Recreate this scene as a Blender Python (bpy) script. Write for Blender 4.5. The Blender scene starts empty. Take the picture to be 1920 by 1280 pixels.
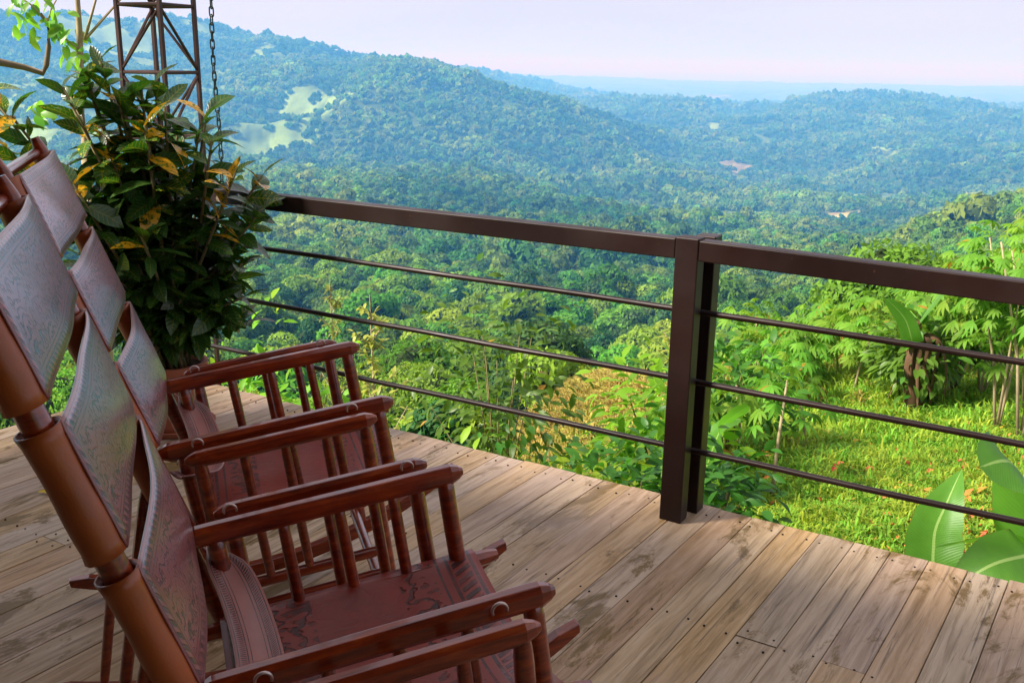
import bpy, math, random
import numpy as np
from mathutils import Vector, Matrix
R = math.radians
S = bpy.context.scene
C = S.collection
rnd = random.Random(7)
rng = np.random.default_rng(11)

# ---------------------------------------------------------------- camera, sky, sun, exposure
CAM_H = 1.6
cd = bpy.data.cameras.new('camera'); cam = bpy.data.objects.new('camera', cd); C.objects.link(cam)
cd.sensor_width = 36.0; cd.lens = 1867.0 / 1920.0 * 36.0
cd.clip_start = 0.02; cd.clip_end = 200000.0
p_, r_ = R(15.65), R(0.9)
f_ = Vector((0, math.cos(p_), -math.sin(p_))); u_ = Vector((0, math.sin(p_), math.cos(p_))); x_ = Vector((1, 0, 0))
x2 = x_ * math.cos(r_) + u_ * math.sin(r_); u2 = u_ * math.cos(r_) - x_ * math.sin(r_)
cam.matrix_world = Matrix(((x2.x, u2.x, -f_.x, 0), (x2.y, u2.y, -f_.y, 0), (x2.z, u2.z, -f_.z, CAM_H), (0, 0, 0, 1)))
S.camera = cam

SUN_EL, SUN_AZ = 42.0, -104.0            # azimuth clockwise from +Y (the viewing direction)
w = bpy.data.worlds.new("World"); S.world = w; w.use_nodes = True
nt = w.node_tree; nt.nodes.clear()
sky = nt.nodes.new('ShaderNodeTexSky'); sky.sky_type = 'NISHITA'; sky.sun_disc = False
sky.sun_elevation = R(SUN_EL); sky.sun_rotation = R(SUN_AZ); sky.air_density = 1.0; sky.dust_density = 2.0
bg1 = nt.nodes.new('ShaderNodeBackground'); bg1.inputs[1].default_value = 0.05
nt.links.new(sky.outputs[0], bg1.inputs[0])
tc = nt.nodes.new('ShaderNodeTexCoord')
mp = nt.nodes.new('ShaderNodeMapping'); mp.inputs['Scale'].default_value = (1.5, 1.5, 9.0)
nt.links.new(tc.outputs['Generated'], mp.inputs[0])
nz = nt.nodes.new('ShaderNodeTexNoise'); nz.inputs['Scale'].default_value = 1.6; nz.inputs['Detail'].default_value = 5
nt.links.new(mp.outputs[0], nz.inputs[0])
cr = nt.nodes.new('ShaderNodeValToRGB')
cr.color_ramp.elements[0].position = 0.3; cr.color_ramp.elements[0].color = (0.226, 0.216, 0.234, 1)
cr.color_ramp.elements[1].position = 0.62; cr.color_ramp.elements[1].color = (0.250, 0.240, 0.257, 1)
nt.links.new(nz.outputs[0], cr.inputs[0])
bg2 = nt.nodes.new('ShaderNodeBackground'); bg2.inputs[1].default_value = 1.0
nt.links.new(cr.outputs[0], bg2.inputs[0])
mx = nt.nodes.new('ShaderNodeMixShader'); mx.inputs[0].default_value = 0.93
nt.links.new(bg1.outputs[0], mx.inputs[1]); nt.links.new(bg2.outputs[0], mx.inputs[2])
wo = nt.nodes.new('ShaderNodeOutputWorld'); nt.links.new(mx.outputs[0], wo.inputs[0])

sd = bpy.data.lights.new('sun', 'SUN'); sun = bpy.data.objects.new('sun', sd); C.objects.link(sun)
sd.energy = 3.5; sd.angle = R(9); sd.color = (1.0, 0.95, 0.86)
sv = Vector((math.sin(R(SUN_AZ)) * math.cos(R(SUN_EL)), math.cos(R(SUN_AZ)) * math.cos(R(SUN_EL)), math.sin(R(SUN_EL))))
sun.rotation_euler = sv.to_track_quat('Z', 'Y').to_euler()
S.view_settings.view_transform = 'Standard'; S.view_settings.look = 'None'
S.view_settings.exposure = 1.78; S.view_settings.gamma = 1.0; S.view_settings.use_curve_mapping = False
S.render.engine = 'CYCLES'
S.cycles.max_bounces = 7; S.cycles.diffuse_bounces = 3; S.cycles.glossy_bounces = 3
S.cycles.transmission_bounces = 4; S.cycles.volume_bounces = 1; S.cycles.transparent_max_bounces = 6
S.cycles.use_adaptive_sampling = True; S.cycles.adaptive_threshold = 0.01
S.cycles.use_denoising = True

# ---------------------------------------------------------------- helpers
def tag(o, label=None, cat=None, group=None, kind=None):
    if label: o['label'] = label
    if cat: o['category'] = cat
    if group: o['group'] = group
    if kind: o['kind'] = kind
    return o
def link(o, parent=None):
    C.objects.link(o)
    if parent: o.parent = parent
    return o
def thing(name, label, cat, loc=(0, 0, 0), rot=(0, 0, 0), group=None):
    o = bpy.data.objects.new(name, None); o.empty_display_size = 0.1
    C.objects.link(o); o.location = loc; o.rotation_euler = rot
    return tag(o, label, cat, group)
def copy_tree(o, parent=None):
    c = o.copy(); C.objects.link(c)
    if parent: c.parent = parent
    for ch in o.children: copy_tree(ch, c)
    return c
class MB:
    def __init__(s): s.v = []; s.f = []; s.m = []; s.uv = []
    def add(s, vs, fs, mi=0, uvs=None):
        n = len(s.v); s.v += [tuple(v) for v in vs]
        s.f += [tuple(i + n for i in f) for f in fs]; s.m += [mi] * len(fs)
        s.uv += (uvs if uvs else [(0.0, 0.0)] * len(vs))
        return s
    def box(s, c, a, b, d, mi=0):               # centre and three half-axis vectors
        c, a, b, d = map(Vector, (c, a, b, d))
        vs = [c + a * i + b * j + d * k for i in (-1, 1) for j in (-1, 1) for k in (-1, 1)]
        return s.add(vs, [(0, 1, 3, 2), (4, 6, 7, 5), (0, 4, 5, 1), (2, 3, 7, 6), (0, 2, 6, 4), (1, 5, 7, 3)], mi)
    def tube(s, pts, rad, n=8, mi=0, cap=True, flat=(1, 1), up=(0, 0, 1), sq=0.0):
        pts = [Vector(p) for p in pts]; k = len(pts)
        if not hasattr(rad, '__len__'): rad = [rad] * k
        vs = []; uvs = []
        for i, p in enumerate(pts):
            t = (pts[min(i + 1, k - 1)] - pts[max(i - 1, 0)]).normalized()
            a = t.cross(Vector(up))
            if a.length < 1e-3: a = t.cross(Vector((1, 0, 0)))
            a.normalize(); b = a.cross(t).normalized()
            for j in range(n):
                th = 2 * math.pi * (j + 0.5) / n
                cx, sy = math.cos(th), math.sin(th)
                if sq:
                    e = 1 - sq; cx = math.copysign(abs(cx) ** e, cx); sy = math.copysign(abs(sy) ** e, sy)
                vs.append(p + a * cx * rad[i] * flat[0] + b * sy * rad[i] * flat[1]); uvs.append((j / n, i / max(1, k - 1)))
        fs = [(i * n + j, i * n + (j + 1) % n, (i + 1) * n + (j + 1) % n, (i + 1) * n + j) for i in range(k - 1) for j in range(n)]
        if cap: fs += [tuple(range(n))[::-1], tuple(range((k - 1) * n, k * n))]
        return s.add(vs, fs, mi, uvs)
    def mesh(s, name, mats, smooth=False):
        me = bpy.data.meshes.new(name); me.from_pydata(s.v, [], s.f)
        for m in (mats if isinstance(mats, (list, tuple)) else [mats]): me.materials.append(m)
        me.polygons.foreach_set('material_index', s.m)
        uvl = me.uv_layers.new(name='UVMap')
        li = np.empty(len(me.loops), dtype=np.int32); me.loops.foreach_get('vertex_index', li)
        uvl.data.foreach_set('uv', np.array(s.uv, dtype=np.float32)[li].ravel())
        if smooth: me.polygons.foreach_set('use_smooth', [True] * len(s.f))
        me.update(); return me
    def build(s, name, mats, parent=None, smooth=False, bevel=0, auto=0):
        me = s.mesh(name, mats, smooth or bool(auto)); o = bpy.data.objects.new(name, me); link(o, parent)
        if auto: me.set_sharp_from_angle(angle=R(auto))
        if bevel:
            b = o.modifiers.new('bevel', 'BEVEL'); b.width = bevel; b.segments = 2; b.limit_method = 'ANGLE'; b.angle_limit = R(40)
        return o
def nmesh(name, v, f, mats, mi=None, smooth=False):     # from numpy arrays, all faces with the same corner count
    me = bpy.data.meshes.new(name); v = np.asarray(v, np.float32); f = np.asarray(f, np.int32)
    me.vertices.add(len(v)); me.vertices.foreach_set('co', v.ravel())
    k = f.shape[1]; me.loops.add(f.size); me.loops.foreach_set('vertex_index', f.ravel())
    me.polygons.add(len(f)); me.polygons.foreach_set('loop_start', np.arange(0, f.size, k, dtype=np.int32))
    me.polygons.foreach_set('loop_total', np.full(len(f), k, np.int32))
    for m in (mats if isinstance(mats, (list, tuple)) else [mats]): me.materials.append(m)
    if mi is not None: me.polygons.foreach_set('material_index', np.asarray(mi, np.int32))
    if smooth: me.polygons.foreach_set('use_smooth', np.ones(len(f), bool))
    me.update(calc_edges=True); return me

# ---------------------------------------------------------------- material helpers
class NT:
    def __init__(s, name):
        s.mat = bpy.data.materials.new(name); s.mat.use_nodes = True; s.t = s.mat.node_tree; s.t.nodes.clear()
        s.out = s.n('ShaderNodeOutputMaterial')
    def n(s, typ, **kw):
        nd = s.t.nodes.new(typ)
        for k, v in kw.items(): setattr(nd, k, v)
        return nd
    def l(s, a, b): s.t.links.new(a, b)
    def put(s, sock, v):
        if v is None: return
        if hasattr(v, 'is_linked') or isinstance(v, bpy.types.NodeSocket): s.l(v, sock)
        else:
            if sock.type == 'RGBA' and len(v) == 3: v = (*v, 1)
            sock.default_value = v
    def noise(s, vec, scale, detail=4, rough=0.55, dist=0.0):
        n = s.n('ShaderNodeTexNoise'); s.put(n.inputs['Vector'], vec)
        n.inputs['Scale'].default_value = scale; n.inputs['Detail'].default_value = detail; n.inputs['Roughness'].default_value = rough
        n.inputs['Distortion'].default_value = dist; return n.outputs[0]
    def vor(s, vec, scale, feature='F1'):
        n = s.n('ShaderNodeTexVoronoi', feature=feature); s.put(n.inputs['Vector'], vec); n.inputs['Scale'].default_value = scale; return n
    def mapv(s, vec, scale=(1, 1, 1), loc=(0, 0, 0)):
        n = s.n('ShaderNodeMapping'); s.put(n.inputs[0], vec); n.inputs['Scale'].default_value = scale; s.put(n.inputs['Location'], loc); return n.outputs[0]
    def ramp(s, fac, stops):
        n = s.n('ShaderNodeValToRGB'); s.put(n.inputs[0], fac); e = n.color_ramp.elements
        while len(e) < len(stops): e.new(0.5)
        for i, (p, c) in enumerate(stops):
            e[i].position = p; e[i].color = (*c, 1) if hasattr(c, '__len__') else (c, c, c, 1)
        return n.outputs[0]
    def mix(s, fac, a, b, mode='MIX'):
        n = s.n('ShaderNodeMix', data_type='RGBA', blend_type=mode)
        s.put(n.inputs[0], fac); s.put(n.inputs[6], a); s.put(n.inputs[7], b); return n.outputs[2]
    def math(s, op, a, b=None, c=None):
        n = s.n('ShaderNodeMath', operation=op); s.put(n.inputs[0], a); s.put(n.inputs[1], b)
        if c is not None: s.put(n.inputs[2], c)
        return n.outputs[0]
    def hsv(s, col, h=0.5, sat=1.0, v=1.0):
        n = s.n('ShaderNodeHueSaturation'); s.put(n.inputs['Hue'], h); s.put(n.inputs['Saturation'], sat); s.put(n.inputs['Value'], v); s.put(n.inputs['Color'], col); return n.outputs[0]
    def bump(s, h, strength=0.3, dist=0.01, prev=None):
        n = s.n('ShaderNodeBump'); s.put(n.inputs['Height'], h); n.inputs['Strength'].default_value = strength; n.inputs['Distance'].default_value = dist
        if prev is not None: s.l(prev, n.inputs['Normal'])
        return n.outputs[0]
    def bsdf(s, col, rough=0.5, spec=0.5, normal=None, metal=0.0, coat=0.0, coat_r=0.1, ior=None):
        b = s.n('ShaderNodeBsdfPrincipled'); s.put(b.inputs['Base Color'], col); s.put(b.inputs['Roughness'], rough)
        b.inputs['Specular IOR Level'].default_value = spec; b.inputs['Metallic'].default_value = metal
        b.inputs['Coat Weight'].default_value = coat; b.inputs['Coat Roughness'].default_value = coat_r
        if ior: b.inputs['IOR'].default_value = ior
        if normal is not None: s.l(normal, b.inputs['Normal'])
        s.l(b.outputs[0], s.out.inputs[0]); return b
def leafmat(name, col, trans, rough=0.45, spec=0.4, tf=0.4, var=0.5, hue=0.03, yellow=0.0, patchy=False):
    m = NT(name); oi = m.n('ShaderNodeObjectInfo'); ge = m.n('ShaderNodeNewGeometry')
    r1 = oi.outputs['Random']; r2 = ge.outputs['Random Per Island']
    v = m.math('ADD', m.math('MULTIPLY', r1, var * 1.1), m.math('MULTIPLY', r2, var * 0.7)); v = m.math('ADD', v, 1 - var * 0.9)
    h = m.math('ADD', m.math('MULTIPLY', m.math('FRACT', m.math('MULTIPLY', r1, 7.31)), -hue * 2), 0.5 + hue)
    c = m.hsv(col, h, 1.0, v); t = m.hsv(trans, h, 1.0, v)
    if patchy:
        pn = m.noise(oi.outputs['Location'], 0.006, 5, 0.6); pf = m.ramp(pn, [(0.40, 0.0), (0.66, 1.0)])
        dk = (0.05, 0.125, 0.03); c = m.mix(pf, m.hsv(dk, h, 1.0, v), c); t = m.mix(pf, m.hsv((0.08, 0.19, 0.03), h, 1.0, v), t)
    if yellow > 0:
        k = m.math('GREATER_THAN', m.math('FRACT', m.math('MULTIPLY', r2, 13.7)), 1 - yellow)
        c = m.mix(k, c, (0.38, 0.2, 0.03)); t = m.mix(k, t, (0.4, 0.22, 0.03))
    b = m.bsdf(c, rough, spec)
    tr = m.n('ShaderNodeBsdfTranslucent'); m.put(tr.inputs[0], t)
    ms = m.n('ShaderNodeMixShader'); ms.inputs[0].default_value = tf
    m.l(b.outputs[0], ms.inputs[1]); m.l(tr.outputs[0], ms.inputs[2]); m.l(ms.outputs[0], m.out.inputs[0])
    return m.mat
def plain(name, col, rough=0.5, spec=0.5, nscale=0, amt=0.3, **kw):
    m = NT(name); tcn = m.n('ShaderNodeTexCoord'); c = col
    if nscale:
        f = m.noise(tcn.outputs['Object'], nscale, 5); c = m.mix(f, [x * (1 - amt) for x in col], [min(1, x * (1 + amt)) for x in col])
        m.bsdf(c, rough, spec, m.bump(f, 0.25, 0.004), **kw)
    else: m.bsdf(c, rough, spec, **kw)
    return m.mat

# ---------------------------------------------------------------- terrain height
AZT = [-180, -60, -45, -27, -15, -5, 3, 8, 14, 20, 27, 45, 60, 180]
NEAR = {0.01: [-2.0] * 14, 3: [-1.8, -1.9, -2.1, -2.3, -2.3, -2.2, -1.9, -1.5, -1.3, -1.2, -1.2, -1.2, -1.2, -1.6],
 6: [-2, -2.4, -2.7, -2.8, -2.8, -2.8, -2.5, -1.8, -1.45, -1.3, -1.25, -1.2, -1.2, -1.8],
 9: [-2, -3, -3.6, -4, -4, -3.8, -3.2, -2.4, -1.8, -1.65, -1.5, -1.5, -1.4, -1.8],
 12: [-2, -4, -4.6, -5, -5, -4.7, -4.1, -3.2, -2.3, -2.0, -1.9, -1.7, -1.5, -2],
 16: [-2, -5, -6, -6.6, -6.4, -6.0, -5.1, -4.4, -3.3, -2.9, -2.6, -2.2, -2, -2],
 25: [-3, -8, -9.5, -10, -10, -9.4, -7.4, -7.2, -6.8, -6, -5.2, -4.2, -4, -3],
 50: [-6, -14, -17, -19, -19, -19, -18, -18, -17, -16, -14, -12, -10, -6]}
AZF = [-60,-50,-40,-33,-27,-23,-19,-16,-13,-10,-8,-6.5,-5.2,-3.5,-2,0,2,5,8,11,14,17,20,23,27,32,40,50]
FAR = [
(100,[-31,-31,-31,-32,-34,-34,-35,-35,-35,-36,-36,-36,-36,-36,-36,-36,-36,-36,-35,-35,-35,-34,-34,-33,-32,-30,-29,-29]),
(200,[-48,-48,-48,-50,-52,-54,-54,-55,-55,-56,-56,-56,-56,-56,-56,-56,-56,-55,-55,-54,-54,-54,-53,-50,-47,-44,-40,-40]),
(400,[-72,-72,-72,-75,-79,-81,-82,-83,-84,-84,-85,-85,-85,-86,-86,-86,-86,-87,-87,-86,-85,-82,-78,-70,-61,-55,-50,-50]),
(600,[-90,-90,-90,-94,-99,-101,-103,-104,-104,-105,-105,-106,-107,-107,-108,-108,-108,-109,-111,-114,-115,-113,-106,-88,-70,-60,-49,-49]),
(900,[-103,-103,-103,-107,-113,-115,-118,-120,-122,-123,-125,-126,-126,-127,-127,-128,-129,-134,-139,-143,-147,-150,-151,-147,-130,-118,-105,-105]),
(1300,[-131,-131,-131,-136,-143,-146,-149,-150,-151,-152,-152,-152,-152,-151,-151,-168,-180,-188,-190,-192,-192,-190,-187,-185,-177,-166,-153,-153]),
(1700,[-148,-148,-148,-149,-152,-154,-161,-169,-181,-190,-192,-193,-193,-195,-197,-198,-200,-203,-207,-215,-219,-214,-212,-212,-200,-184,-166,-166]),
(2300,[-85,-85,-85,-82,-77,-84,-98,-103,-73,-41,-18,-12,-7,-25,-46,-80,-109,-150,-193,-219,-235,-230,-222,-210,-186,-171,-156,-156]),
(2700,[-45,-45,-45,-34,-17,-18,-27,-34,-29,-28,-36,-45,-53,-80,-107,-142,-168,-189,-202,-214,-220,-215,-206,-197,-193,-179,-165,-165]),
(3100,[47,47,47,57,71,74,65,53,20,-14,-39,-58,-74,-107,-137,-172,-194,-202,-200,-201,-196,-181,-171,-170,-188,-179,-170,-170]),
(3600,[13,13,13,25,43,44,26,4,-31,-64,-81,-93,-104,-123,-140,-169,-179,-166,-159,-161,-149,-117,-100,-106,-152,-152,-152,-152]),
(4500,[-99,-99,-99,-97,-95,-93,-91,-88,-86,-83,-81,-80,-78,-76,-75,-161,-202,-197,-198,-209,-219,-227,-231,-232,-237,-218,-199,-199]),
(6000,[-156,-156,-156,-156,-155,-153,-150,-147,-144,-139,-133,-128,-123,-112,-100,-121,-159,-220,-240,-251,-256,-252,-245,-235,-220,-200,-180,-180]),
(9000,[-307,-307,-307,-310,-314,-313,-311,-309,-306,-302,-299,-296,-294,-290,-287,-276,-271,-277,-287,-289,-287,-280,-275,-271,-262,-239,-217,-217]),
(13000,[-366,-366,-366,-366,-366,-363,-357,-353,-346,-340,-335,-315,-297,-282,-271,-264,-262,-266,-273,-276,-278,-277,-275,-269,-250,-218,-188,-188]),
(17000,[-310,-310,-310,-301,-289,-278,-266,-256,-246,-235,-227,-221,-216,-208,-202,-199,-204,-224,-242,-257,-261,-252,-255,-258,-237,-207,-179,-179]),
(21500,[-409] * 28), (30000,[-410] * 28)]
_az = np.arange(-180, 180.01, 0.25)
_rows = []; _rs = []
for r0, z in NEAR.items(): _rs.append(r0); _rows.append(np.interp(_az, AZT, z))
for r0, z in FAR:
    row = np.interp(_az, AZF, z); back = np.mean(row) * 0.8
    _rs.append(r0); _rows.append(row)
_k = np.exp(-0.5 * (np.arange(-12, 13) / 3.2) ** 2); _k /= _k.sum()
_rows = np.array([np.convolve(np.r_[q[-13:-1], q, q[1:13]], _k, 'same')[12:-12] for q in _rows])
_lr = np.log(np.array(_rs)); _d = np.diff(_rows, axis=0) / np.diff(_lr)[:, None]
_m = np.zeros_like(_rows); _m[1:-1] = np.where(_d[:-1] * _d[1:] > 0, 2 * _d[:-1] * _d[1:] / (_d[:-1] + _d[1:] + 1e-12), 0); _m[0] = _d[0]; _m[-1] = _d[-1]
LR = np.linspace(_lr[0], _lr[-1], 1500); _tab = np.empty((1500, len(_az)))
_ix = np.clip(np.searchsorted(_lr, LR, side='right') - 1, 0, len(_lr) - 2)
_h = (_lr[_ix + 1] - _lr[_ix])[:, None]; _t = ((LR - _lr[_ix])[:, None]) / _h
_tab = (_rows[_ix] * (2 * _t**3 - 3 * _t**2 + 1) + _h * _m[_ix] * (_t**3 - 2 * _t**2 + _t) + _rows[_ix + 1] * (-2 * _t**3 + 3 * _t**2) + _h * _m[_ix + 1] * (_t**3 - _t**2))
_G = rng.random((256, 256)) * 2 - 1
def vnoise(x, y):
    xi = np.floor(x).astype(int); yi = np.floor(y).astype(int); fx = x - xi; fy = y - yi
    fx = fx * fx * (3 - 2 * fx); fy = fy * fy * (3 - 2 * fy); a = _G[xi % 256, yi % 256]; b = _G[(xi + 1) % 256, yi % 256]
    c = _G[xi % 256, (yi + 1) % 256]; d = _G[(xi + 1) % 256, (yi + 1) % 256]
    return (a * (1 - fx) + b * fx) * (1 - fy) + (c * (1 - fx) + d * fx) * fy
def fbm(x, y, o=4):
    s = 0; a = 1.0
    for i in range(o): s = s + a * vnoise(x + 17.3 * i, y - 9.1 * i); a *= 0.5; x = x * 2.03; y = y * 2.03
    return s
def height(x, y):
    x = np.asarray(x, float); y = np.asarray(y, float)
    r = np.hypot(x, y) + 1e-3; az = np.degrees(np.arctan2(x, y))
    u = np.clip((np.log(r) - LR[0]) / (LR[1] - LR[0]), 0, 1498.999); v = np.clip((az + 180) / 0.25, 0, len(_az) - 1.001)
    ui = u.astype(int); vi = v.astype(int); fu = u - ui; fv = v - vi
    z = (_tab[ui, vi] * (1 - fu) + _tab[ui + 1, vi] * fu) * (1 - fv) + (_tab[ui, vi + 1] * (1 - fu) + _tab[ui + 1, vi + 1] * fu) * fv
    sp = 1 - np.abs(fbm(x / 420 + 3, y / 420 + 8, 4)) * 1.6          # spurs and gullies
    z = z + sp * np.interp(r, [0, 300, 900, 1500, 2300, 3100, 9000, 17000, 20000], [0, 0, 7, 22, 36, 46, 36, 26, 0])
    z = z + fbm(x / 60, y / 60, 3) * np.interp(r, [0, 60, 200, 900, 20000], [0, 0, 2.5, 5, 6])
    z = z + fbm(x / 1.7, y / 1.7, 3) * np.interp(r, [0, 3, 6, 40, 80], [0, 0, 0.07, 0.25, 0])
    mx_, my_ = 19 * math.sin(R(5.2)), 19 * math.cos(R(5.2))          # cleared mound below the deck
    return z + 1.0 * np.exp(-(((x - mx_) / 1.6) ** 2 + ((y - my_) / 4.0) ** 2))
def hz(x, y): return float(height(np.array([x]), np.array([y]))[0])
def pol(az, r): return r * math.sin(R(az)), r * math.cos(R(az))

# cleared patches: azimuth, distance, half-size across (m), half-size along (m), lean, colour (linear), kind
PATCH = [(-15.1, 1900, 32, 85, 0.5, (0.105, 0.170, 0.042)), (-12.9, 2000, 15, 140, 0.9, (0.105, 0.170, 0.042)), (-11.3, 2120, 12, 110, 1.3, (0.105, 0.170, 0.042)),
 (-13.6, 1640, 24, 60, 0, (0.205, 0.105, 0.087)), (12.0, 2330, 48, 70, 0, (0.20, 0.17, 0.085)), (18.9, 1880, 70, 170, 0, (0.105, 0.170, 0.042)), (18.6, 1360, 36, 55, 0, (0.248, 0.223, 0.081)),
 (17.0, 1390, 22, 40, 0, (0.20, 0.16, 0.08)), (12.2, 1330, 45, 22, 0, (0.105, 0.170, 0.042)), (8.6, 4450, 260, 160, 0, (0.273, 0.198, 0.124)), (6.0, 4500, 160, 120, 0, (0.248, 0.186, 0.112)),
 (-22.0, 2350, 120, 120, 0.3, (0.105, 0.170, 0.042)), (-25.5, 2500, 110, 140, -0.2, (0.105, 0.170, 0.042)), (-16.2, 2450, 60, 110, 0.3, (0.105, 0.170, 0.042)), (-10.0, 2750, 60, 90, 0, (0.248, 0.236, 0.099)),
 (-13.5, 2700, 80, 70, 0, (0.105, 0.170, 0.042)), (19.2, 1255, 14, 26, 0, (0.310, 0.285, 0.273)), (13.5, 2750, 100, 50, 0, (0.105, 0.170, 0.042)), (10.5, 3300, 150, 40, 0, (0.105, 0.170, 0.042)), (5.2, 20, 1.8, 4.6, 0, (0.34, 0.235, 0.04)),
 (10.5, 9200, 350, 250, 0, (0.17, 0.17, 0.14)), (23.5, 9800, 300, 250, 0, (0.17, 0.17, 0.14)), (3, 8200, 400, 200, 0, (0.15, 0.15, 0.12))]
def patch_mask(x, y):
    best = np.zeros(x.shape); idx = np.full(x.shape, -1)
    for i, (az, r, a, b, lean, col) in enumerate(PATCH):
        cx, cy = pol(az, r); dx = x - cx; dy = y - cy; sa, ca = math.sin(R(az)), math.cos(R(az))
        al = dx * sa + dy * ca; ac = dx * ca - dy * sa - lean * al * 0.5
        wob = 1 + 0.45 * fbm(x / a * 1.1 + i * 3.3, y / a * 1.1, 3)
        k = np.clip((wob - np.sqrt((ac / a) ** 2 + (al / b) ** 2)) * 4 + 0.3, 0, 1)
        idx = np.where(k > best, i, idx); best = np.maximum(best, k)
    return best, idx

def grassy_mask(x, y):
    r = np.hypot(x, y); az = np.degrees(np.arctan2(x, y))
    return (fbm(x / 210 + 40, y / 210, 4) > np.interp(az, [-16, -8, 0, 30], [0.42, 0.8, 0.95, 0.85])) & (r > 1500)

def build_terrain():
    rs = np.r_[0.0, np.geomspace(1.5, 30, 90), np.geomspace(31, 900, 150)[0:], np.geomspace(915, 4600, 300), np.geomspace(4700, 30000, 90)]
    fr = np.arange(-36, 36.01, 0.16); bk = np.r_[np.arange(36.5, 180, 3.5), np.arange(-179.9, -36.4, 3.5)]
    az = np.r_[fr, bk]; A, Q = np.meshgrid(np.radians(az), rs); x = Q * np.sin(A); y = Q * np.cos(A); z = height(x, y)
    n = len(az); m = len(rs); i, j = np.meshgrid(np.arange(m - 1), np.arange(n), indexing='ij')
    f = np.stack([i * n + j, i * n + (j + 1) % n, (i + 1) * n + (j + 1) % n, (i + 1) * n + j], -1).reshape(-1, 4)
    v = np.stack([x, y, z], -1).reshape(-1, 3)
    m_ = NT('terrain_soil_grass_and_forest_floor'); at = m_.n('ShaderNodeAttribute', attribute_name='tint'); ge = m_.n('ShaderNodeNewGeometry')
    n1 = m_.noise(ge.outputs['Position'], 0.09, 6, 0.7); n2 = m_.noise(ge.outputs['Position'], 3.2, 6, 0.7)
    c = m_.hsv(at.outputs[0], 0.5, 1.0, m_.math('ADD', m_.math('MULTIPLY', n1, 0.8), m_.math('MULTIPLY', n2, 1.1)))
    m_.bsdf(c, 0.95, 0.1, m_.bump(n2, 0.7, 0.08))
    me = nmesh('ground', v, f, m_.mat, smooth=True)
    X, Y = v[:, 0], v[:, 1]; r = np.hypot(X, Y)
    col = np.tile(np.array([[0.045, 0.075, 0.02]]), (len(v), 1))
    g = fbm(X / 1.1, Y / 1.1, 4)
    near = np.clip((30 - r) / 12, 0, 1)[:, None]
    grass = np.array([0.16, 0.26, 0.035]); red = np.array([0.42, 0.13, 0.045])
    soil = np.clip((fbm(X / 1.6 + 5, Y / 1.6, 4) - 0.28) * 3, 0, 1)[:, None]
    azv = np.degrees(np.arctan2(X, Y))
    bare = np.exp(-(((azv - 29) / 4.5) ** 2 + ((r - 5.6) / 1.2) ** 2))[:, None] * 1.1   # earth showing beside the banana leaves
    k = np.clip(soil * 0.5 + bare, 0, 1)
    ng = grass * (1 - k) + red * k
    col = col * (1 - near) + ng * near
    pk, pi = patch_mask(X, Y); pc = np.array([p[5] for p in PATCH])[np.clip(pi, 0, None)]
    sp = np.clip(fbm(X / 25, Y / 25, 3) * 0.5 + 1, 0.5, 1.4)[:, None]
    col = col * (1 - pk[:, None]) + pc * np.where(r[:, None] > 100, sp, 1) * pk[:, None]
    gm = grassy_mask(X, Y) & (pk < 0.3); tone = (1 + 0.5 * fbm(X / 45, Y / 45, 3))[:, None]
    col = np.where(gm[:, None], np.array([0.15, 0.24, 0.05]) * tone, col)
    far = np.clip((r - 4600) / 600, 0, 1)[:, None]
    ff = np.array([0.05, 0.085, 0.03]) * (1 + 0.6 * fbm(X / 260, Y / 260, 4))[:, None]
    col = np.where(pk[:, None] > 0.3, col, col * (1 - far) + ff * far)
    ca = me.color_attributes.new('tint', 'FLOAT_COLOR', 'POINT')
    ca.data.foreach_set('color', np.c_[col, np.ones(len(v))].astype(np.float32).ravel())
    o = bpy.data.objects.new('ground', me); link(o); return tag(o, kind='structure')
build_terrain()
# the sea, far out beyond the coast
mb = MB(); nn = 96
mb.add([(0, 0, -400)] + [(62000 * math.sin(2 * math.pi * i / nn), 62000 * math.cos(2 * math.pi * i / nn), -400) for i in range(nn)], [(0, (i + 1) % nn + 1, i + 1) for i in range(nn)])
tag(mb.build('sea', plain('sea_water', (0.03, 0.09, 0.13), 0.35, 0.5)), kind='structure')
# the air
hv = NT('haze_air'); pv = hv.n('ShaderNodeVolumePrincipled')
pv.inputs['Color'].default_value = (0.10, 0.40, 0.88, 1); pv.inputs['Density'].default_value = 3.3e-4
pv.inputs['Anisotropy'].default_value = 0.0; pv.inputs['Absorption Color'].default_value = (0.87, 0.36, 0.0, 1)
hv.l(pv.outputs[0], hv.out.inputs[1])
mb = MB(); mb.box((0, 0, (175 - 412) / 2), (70000, 0, 0), (0, 70000, 0), (0, 0, (175 + 412) / 2))
tag(mb.build('haze', hv.mat), kind='stuff')

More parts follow.
